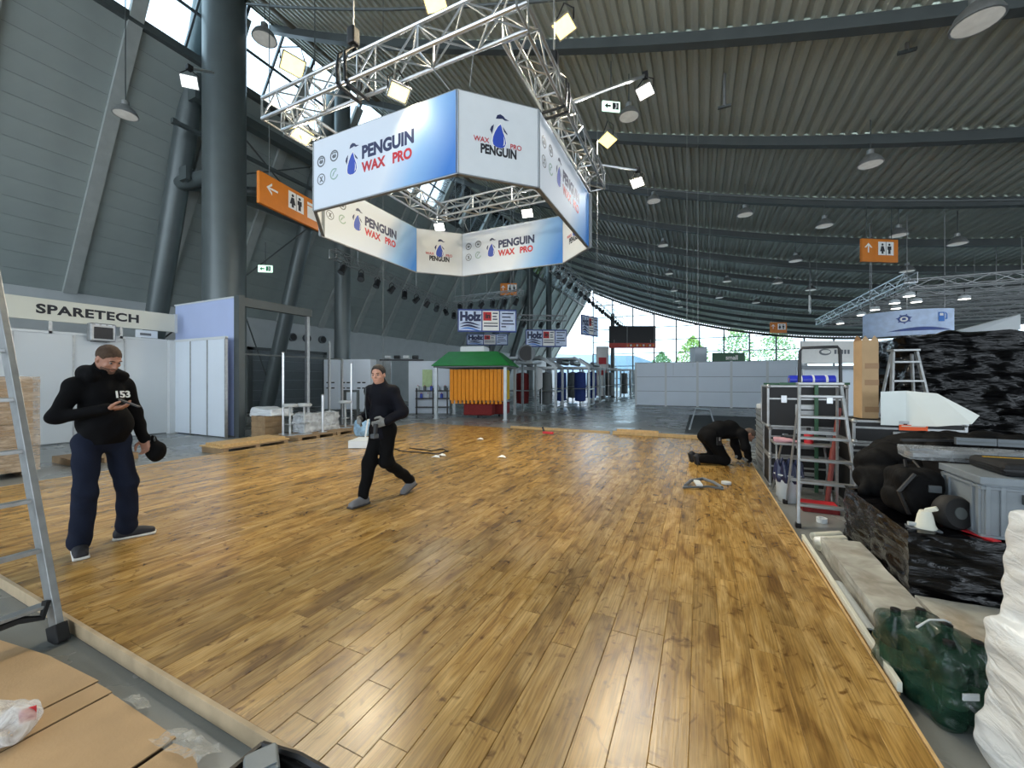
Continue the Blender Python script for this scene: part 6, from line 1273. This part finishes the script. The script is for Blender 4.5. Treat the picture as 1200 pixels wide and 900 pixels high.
def person(name, label, loc, yaw, J, P):
    t = T(name, label, 'person', loc, yaw)
    lo, hi = P['lo'], P['hi']; Mh = rotm(J['face'], J['headup'])
    a = P.get('a', 1.0)
    B = Field(lo, hi, .0065)
    limb(B, [J['pelvis'], J['waist'], J['chest']], [.10*a, .095*a, .095*a], .03)
    B.cone(J['shL'], J['shR'], .046, .046, .02); B.cone(J['chest'], J['neck'], .07, .054, .02); B.cone(J['neck'], np.array(J['head'])+Mh@np.array((0, -.02, -.06)), .056*P.get('nk', 1), .054*P.get('nk', 1), .03)
    add_head(B, J['head'], Mh, P.get('hs', 1.0), P.get('stout', 1.0))
    for s_ in 'LR':
        limb(B, [J['sh'+s_], J['el'+s_], J['wr'+s_]], [.044, .038, .027], .02); limb(B, [J['hip'+s_], J['kn'+s_], J['an'+s_]], [.085, .055, .040], .04)
        h = J['hand'+s_]; add_hand(B, J['wr'+s_], h[0], h[1], h[2], h[3])
    body = B.mesh('body', P['skin'], t)
    face_parts(J['head'], Mh, t, P.get('hs', 1.0), P['brow'])
    if P.get('hair'): P['hair'](J['head'], Mh, t)
    # upper garment
    U = Field(lo, hi, .009); c = P['cl']
    limb(U, [J['hem'], J['waist'], J['chest']], [c[0], c[1], c[2]], .07); U.cone(J['shL'], J['shR'], c[3], c[3], .08); U.cone(J['chest'], J['neck'], c[2]*.85, .09, .05)
    U.cone(J['chest'], np.array(J['chest'])+(0, 0, .02), c[2], c[2], .03)
    if 'belly' in J: U.ell(J['belly'], P['bellyr'], .08)
    for s_ in 'LR':
        w = np.array(J['wr'+s_]); e = np.array(J['el'+s_]); cuff = w+(e-w)*P.get('cuff', .06)
        limb(U, [J['sh'+s_], e, cuff], c[4], .045); U.cone(cuff, cuff+nv(w-e)*.012, c[4][2]*1.05, c[4][2]*1.0, .01)
    if 'hood' in P: P['hood'](U, J)
    U.cone(J['neck'], np.array(J['neck'])+.10*nv(np.array(J['head'])-np.array(J['neck'])), P.get('collar', .07), P.get('collar', .07)*.9, .02)
    # opening at neck so the skin shows
    nh = nv(np.array(J['head'])-np.array(J['neck'])); U.cone(np.array(J['neck'])+nh*.08+Mh@np.array((0, .02, 0)), np.array(J['head']), .066, .10, .012, sub=True)
    fr = P.get('fold', .006)
    U.warp(lambda x, y, z: fr*np.sin(17*z+9*x+4*np.sin(7*y+3*z))*np.cos(11*x-9*y+4*np.sin(6*z))+fr*.5*np.sin(31*z-23*y+19*x+3*np.sin(13*x))*np.sin(9*y+8*z))
    hz = P.get('hemz')
    if hz: U.rbox((0, 0, hz-.3), (P['hemw'], .6, .3), .004, .006, sub=True)
    jk = U.mesh('jacket', P['jm'], t)
    # trousers
    V = Field(lo, hi, .009); q = P['tr']
    V.cone(J['pelvis'], J['waist'], q[0], q[0]*.9, .05); V.cone(J['hipL'], J['hipR'], q[1], q[1], .05)
    for s_ in 'LR':
        an = np.array(J['an'+s_]); kn = np.array(J['kn'+s_]); limb(V, [J['hip'+s_], kn, an+(kn-an)*.06], [q[1], q[2], q[3]], .04)
        V.cone(an+(kn-an)*.08, an+(kn-an)*.0, q[3]*1.02, q[3]*.9, .02)
    V.warp(lambda x, y, z: .007*np.sin(13*z+17*x+3*np.sin(9*y))*np.cos(15*y+5*z)+.004*np.sin(29*z+20*y-25*x)*np.sin(7*z+12*x))
    V.mesh('trousers', P['tm'], t)
    return t, Mh
# --- standing man with phone (x right, y forward, z up)
m_hood = mat('black_hoodie', (10, 10, 12), .9, 0, .2, 8, .2, 120); m_jean = mat('navy_sweatpants', (25, 31, 47), .85, 0, .18, 6, .2, 120); m_shoe = mat('black_trainer', (28, 29, 36), .7, 0, .2, 12); m_sole = mat('pale_sole', (206, 204, 198), .6); m_hairb = mat('short_brown_hair', (74, 56, 42), .85, 0, .25, 60, .3, 200); m_skin2 = mat('stubbled_skin', (176, 128, 106), .5, 0, .08, 20); m_gloveg = mat('grey_work_glove', (124, 124, 120), .85, 0, .2, 20); m_hairk = mat('dark_hair', (34, 28, 26), .7, 0, .2, 40, .3, 150)
fp = (gz(91, 650, PZ)+gz(146, 630, PZ))/2; fwd = Vector((.97, .16, 0)); yaw = math.atan2(fwd.y, fwd.x)-PI/2
Z = 1.0
J = dict(pelvis=(0, -.01, .98), waist=(0, .0, 1.14), chest=(0, -.01, 1.36), neck=(0, .0, 1.54), head=(.0, .085, 1.690), face=(-.10, .84, -.52), headup=(0, .45, .9),
         shL=(-.165, -.02, 1.455), shR=(.165, -.02, 1.455), elR=(.285, -.03, 1.19), wrR=(.10, .25, 1.245), elL=(-.26, -.03, 1.18), wrL=(-.285, .06, .93),
         handR=((-.75, .62, .15), (-.1, -.2, 1), .55, 1), handL=((-.1, .15, -1), (.9, .3, 0), .8, 1),
         hipL=(-.10, 0, .95), hipR=(.10, 0, .95), knL=(-.155, .05, .53), knR=(.145, .05, .53), anL=(-.185, .0, .09), anR=(.165, .02, .09), hem=(0, .0, .96), belly=(0, .10, 1.10))
P = dict(lo=(-.62, -.36, -.02), hi=(.62, .58, 1.9), skin=m_skin2, a=1.1, nk=1.15, stout=1.10, brow=m_hairb, cl=[.15, .15, .145, .068, [.072, .058, .042]], bellyr=(.165, .13, .16), hemz=.93, hemw=.215, jm=m_hood, tr=[.128, .094, .080, .074], tm=m_jean, fold=.007, cuff=.02, collar=.088,
         hair=lambda c, M, t: hair_cap(c, M, t, m_hairb, 1.0, .002, .056, .02),
         hood=lambda U, J: (U.cone((-.09, -.03, 1.545), (.09, -.03, 1.545), .066, .066, .03), U.cone((-.11, .07, 1.53), (-.08, -.07, 1.57), .05, .06, .03), U.cone((.11, .07, 1.53), (.08, -.07, 1.57), .05, .06, .03), U.ell((0, -.11, 1.52), (.13, .07, .10), .04)))
man, Mh = person('person', 'standing man in black hoodie and navy trousers looking down at a phone', (fp.x, fp.y, PZ), yaw, J, P)
hc = np.array(J['head'])
f = Field(hc-.16, hc+.16, .006)      # short beard along the jaw
def Lm(p): return hc+Mh@np.array(p)
f.ell(Lm((0, .022, -.052)), (.066, .072, .078), .01, Mh).ell(Lm((0, .066, -.100)), (.032, .028, .022), .02, Mh); f.ell(Lm((0, .05, .0)), (.10, .12, .058), .01, Mh, sub=True); f.ell(Lm((0, .1, -.068)), (.026, .03, .012), .008, Mh, sub=True); f.ell(Lm((0, -.08, -.03)), (.12, .075, .15), .01, Mh, sub=True)
m_stub = mat('stubble', (104, 78, 64), .8, 0, .25, 60); f.mesh('beard', m_stub, man)
q = MB(); q.path([Vector(Lm((-.028, .090, -.062))), Vector(Lm((0, .106, -.053))), Vector(Lm((.028, .090, -.062)))], [.004, .006, .004], 6); q.build('moustache', m_stub, man, smooth=True)
text('153', .085, m_whiteink, man, plane((-.05, .176, 1.365), (-1, -.10, 0), (0, -.20, 1)), name='chest_print', bold=.002, ext=.004)
for x, d in ((-1, (-.80, .55, 0)), (1, (.40, .91, 0))):
    an = J['anL'] if x < 0 else J['anR']; dd = nv(d); shoe(man, (an[0]-dd[0]*.09, an[1]-dd[1]*.09, 0), d, m_shoe, m_sole)
# phone
Rz = Matrix.Rotation(yaw, 4, 'Z'); base = Matrix.Translation((fp.x, fp.y, PZ)) @ Rz
pc = base @ Vector((.0, .355, 1.295)); t = T('smartphone', 'dark smartphone held by the standing man', 'phone', pc, yaw+R(48)); tm = Matrix.Rotation(R(-62), 3, 'X')
MB().box((0, 0, 0), (.075, .009, .155), rot=Matrix.Rotation(R(62), 3, 'X')).build('case', m_black, t, bevel=.003); MB().box(Matrix.Rotation(R(62), 3, 'X') @ Vector((0, -.0052, 0)), (.068, .001, .146), rot=Matrix.Rotation(R(62), 3, 'X')).build('screen', mat('phone_screen', (110, 118, 130), .1), t)
# black gloves / bag in the left hand
gc = base @ Vector((-.37, .09, .80)); t = T('black_pouch', 'black cloth pouch hanging from the standing man’s lowered hand'.replace('’s', ''), 'pouch', gc, yaw); f = Field((-.16, -.16, -.16), (.16, .16, .16), .01); f.ell((0, 0, 0), (.075, .095, .10)).ell((.03, .05, -.04), (.06, .05, .06)).cone((0, 0, .08), (.02, -.01, .13), .025, .02); f.warp(lambda x, y, z: .006*np.sin(34*x+28*z)*np.cos(30*y)); f.mesh('pouch', m_hood, t); MB().path([(0, -.02, .1), (.02, .0, .15), (.03, .03, .1)], .008, 6).build('loop', m_mull, t)
# --- walking woman
ff = gz(424, 594, PZ); fb = gz(474, 577, PZ); cw = (ff+fb)/2; dw = (ff-fb); dw.z = 0
yw = math.atan2(dw.y, dw.x)-PI/2
ax = lambda v: v
st = dw.length/2
J = dict(pelvis=(0, .02, .92), waist=(0, .03, 1.07), chest=(0, .05, 1.27), neck=(0, .065, 1.43), head=(.0, .10, 1.565), face=(-.42, .90, -.10), headup=(0, .05, 1),
         shL=(-.14, .0, 1.355), shR=(.14, .09, 1.355), elL=(-.27, -.04, 1.10), wrL=(-.20, .17, 1.00), elR=(.245, .0, 1.10), wrR=(.17, .22, 1.02),
         handL=((.45, .85, -.25), (.8, -.3, 0), .7, -1), handR=((-.5, .8, -.1), (-.6, -.6, 0), .7, -1),
         hipL=(-.085, .02, .89), hipR=(.085, .02, .89), knR=(.07, .17, .50), anR=(.05, st-.06, .09), knL=(-.07, .03, .48), anL=(-.06, -st-.06, .15), hem=(0, .015, .80))
P = dict(lo=(-.50, -.55, -.02), hi=(.50, .62, 1.75), skin=m_skin, hs=.97, brow=m_hairk, cl=[.145, .14, .138, .07, [.076, .068, .05]], hemz=.77, hemw=.19, jm=mat('dark_navy_jacket', (14, 15, 23), .75, 0, .2, 8, .2, 90), tr=[.125, .095, .08, .060], tm=mat('black_trousers', (9, 9, 10), .85, 0, .2, 8), fold=.007, cuff=.12, collar=.078,
         hair=lambda c, M, t: hair_cap(c, M, t, m_hairk, .97, .008, .078, .0, bun=True))
wm, Mw = person('person', 'walking person in dark navy jacket and black trousers with grey shoes', (cw.x, cw.y, PZ), yw, J, P)
m_gshoe = mat('grey_trainer', (112, 112, 114), .75, 0, .12, 14); m_dsole = mat('dark_sole', (62, 58, 56), .8)
shoe(wm, (J['anR'][0], J['anR'][1]-.07, .0), (0, 1, 0), m_gshoe, m_dsole, L_=.26, lace=False)
shoe(wm, (J['anL'][0], J['anL'][1]-.075, .085), (0, .90, -.38), m_gshoe, m_dsole, L_=.25, up=(0, .38, .9), lace=False)
for s_, sd in (('L', -1), ('R', -1)):
    h = J['hand'+s_]; w = np.array(J['wr'+s_]); g = Field(w-.24, w+.24, .006); add_hand(g, w, h[0], h[1], h[2], h[3], fat=.0035); g.cone(w-nv(h[0])*.05, w+nv(h[0])*.02, .042, .036, .01); g.mesh('glove', m_gloveg, wm)
MB().path([Vector((.10, .205, 1.40)), Vector((.105, .215, 1.20)), Vector((.09, .20, 1.0))], .006, 5).build('zip', m_beam, wm)
bw_ = Matrix.Translation((cw.x, cw.y, PZ)) @ Matrix.Rotation(yw, 4, 'Z'); c = bw_ @ Vector((-.17, .29, .92)); t = T('black_handset', 'dark hand tool carried by the walking person at the waist', 'tool', c, yw); MB().tube((0, 0, .06), (-.02, .03, -.07), .028, 10, .022).build('grip', m_black, t, smooth=40); MB().box((-.02, .035, -.075), (.06, .08, .05)).build('head', m_mull, t, bevel=.008)
# --- kneeling man
kp = gz(841, 543, PZ); fk = Vector((math.cos(YAW-R(4)), math.sin(YAW-R(4)), 0)); yk = math.atan2(fk.y, fk.x)-PI/2
J = dict(pelvis=(0, -.16, .52), waist=(0, .02, .60), chest=(0, .22, .60), neck=(0, .40, .56), head=(.03, .52, .52), face=(.25, .55, -.85), headup=(0, .95, .35),
         shL=(-.17, .34, .55), shR=(.17, .34, .55), elL=(-.22, .40, .31), wrL=(-.12, .44, .09), elR=(.22, .38, .32), wrR=(.12, .48, .10),
         handL=((.15, .95, -.25), (0, -.2, -1), .5, -1), handR=((-.1, .95, -.3), (0, -.2, -1), .6, 1),
         hipL=(-.10, -.17, .48), hipR=(.10, -.17, .48), knL=(-.13, .04, .085), knR=(.13, .06, .085), anL=(-.12, -.36, .09), anR=(.12, -.36, .10), hem=(0, -.12, .53))
P = dict(lo=(-.45, -.65, -.02), hi=(.45, .82, .86), skin=m_skin2, a=.98, nk=1.05, stout=1.06, brow=m_hairk, cl=[.155, .15, .15, .075, [.078, .068, .052]], jm=mat('black_work_shirt', (14, 14, 15), .85, 0, .2, 8, .2, 90), tr=[.15, .125, .088, .066], tm=mat('black_work_trousers', (10, 10, 11), .85, 0, .2, 8), fold=.007, cuff=.05, collar=.07,
         hair=lambda c, M, t: hair_cap(c, M, t, mat('cropped_grey_hair', (92, 78, 70), .85, 0, .2, 60), 1.0, .003, .05))
for q in ('black_hoodie', 'dark_navy_jacket', 'black_trousers', 'black_work_shirt', 'black_work_trousers', 'navy_sweatpants'): bpy.data.materials[q].node_tree.nodes['Principled BSDF'].inputs['Specular IOR Level'].default_value = .15
kn, Mk = person('person', 'kneeling man in black work clothes bent over the right platform edge', (kp.x, kp.y, PZ), yk, J, P)
for x in (-1, 1): shoe(kn, (x*.12, -.47, .145), (0, -.12, -1) if False else (0, .25, -.97), m_shoe, m_rubber, L_=.155 if False else .16, up=(0, .97, .25), lace=False)
for s_, sd in (('L', -1), ('R', 1)):
    h = J['hand'+s_]; w = np.array(J['wr'+s_]); g = Field(w-.24, w+.24, .006); add_hand(g, w, h[0], h[1], h[2], h[3], fat=.003); g.cone(w-nv(h[0])*.04, w+nv(h[0])*.02, .04, .034, .01); g.mesh('glove', m_gloveg, kn)
MB().b2((.215, -.12, .36), (.235, -.03, .50)).build('tool_pouch', m_black, kn, bevel=.01); MB().b2((.236, -.08, .44), (.242, -.06, .50)).build('pouch_clip', m_alud, kn)
# white tool and hose near the kneeling man
c = gz(852, 541, PZ); t = T('white_tube_tool', 'white caulking tube standing by the kneeling man knees', 'tool', c); MB(t).tube(c+Vector((0, 0, .02)), c+Vector((-.07, -.05, .30)), .022, 10).build('tube', m_white, t, smooth=40); MB(t).tube(c, c+Vector((0, 0, .03)), .01, 8).build('nozzle', m_cream, t)
c = gz(825, 567, PZ); t = T('tool_hose', 'white and grey curved hose tool lying on the planks before the kneeling man', 'hose', c)
MB(t).path([gz(803, 569, PZ+.03), gz(810, 563, PZ+.05), gz(824, 561, PZ+.06), gz(836, 565, PZ+.05), gz(846, 571, PZ+.03)], .022, 8).build('hose', m_greyink, t, smooth=40); MB(t).path([gz(800, 571, PZ+.02), gz(812, 571, PZ+.03), gz(830, 570, PZ+.03), gz(848, 573, PZ+.02)], .016, 8).build('hose', m_mull, t, smooth=40)
MB(t).box(gz(818, 566, PZ+.06), (.08, .24, .03), rz=R(10)).build('plate', m_panel, t, bevel=.005); MB(t).lathe([(.03, 0), (.065, 0), (.065, .03), (.03, .03)], 18, gz(851, 567, PZ+.01)).build('wheel', m_panel, t, smooth=40)
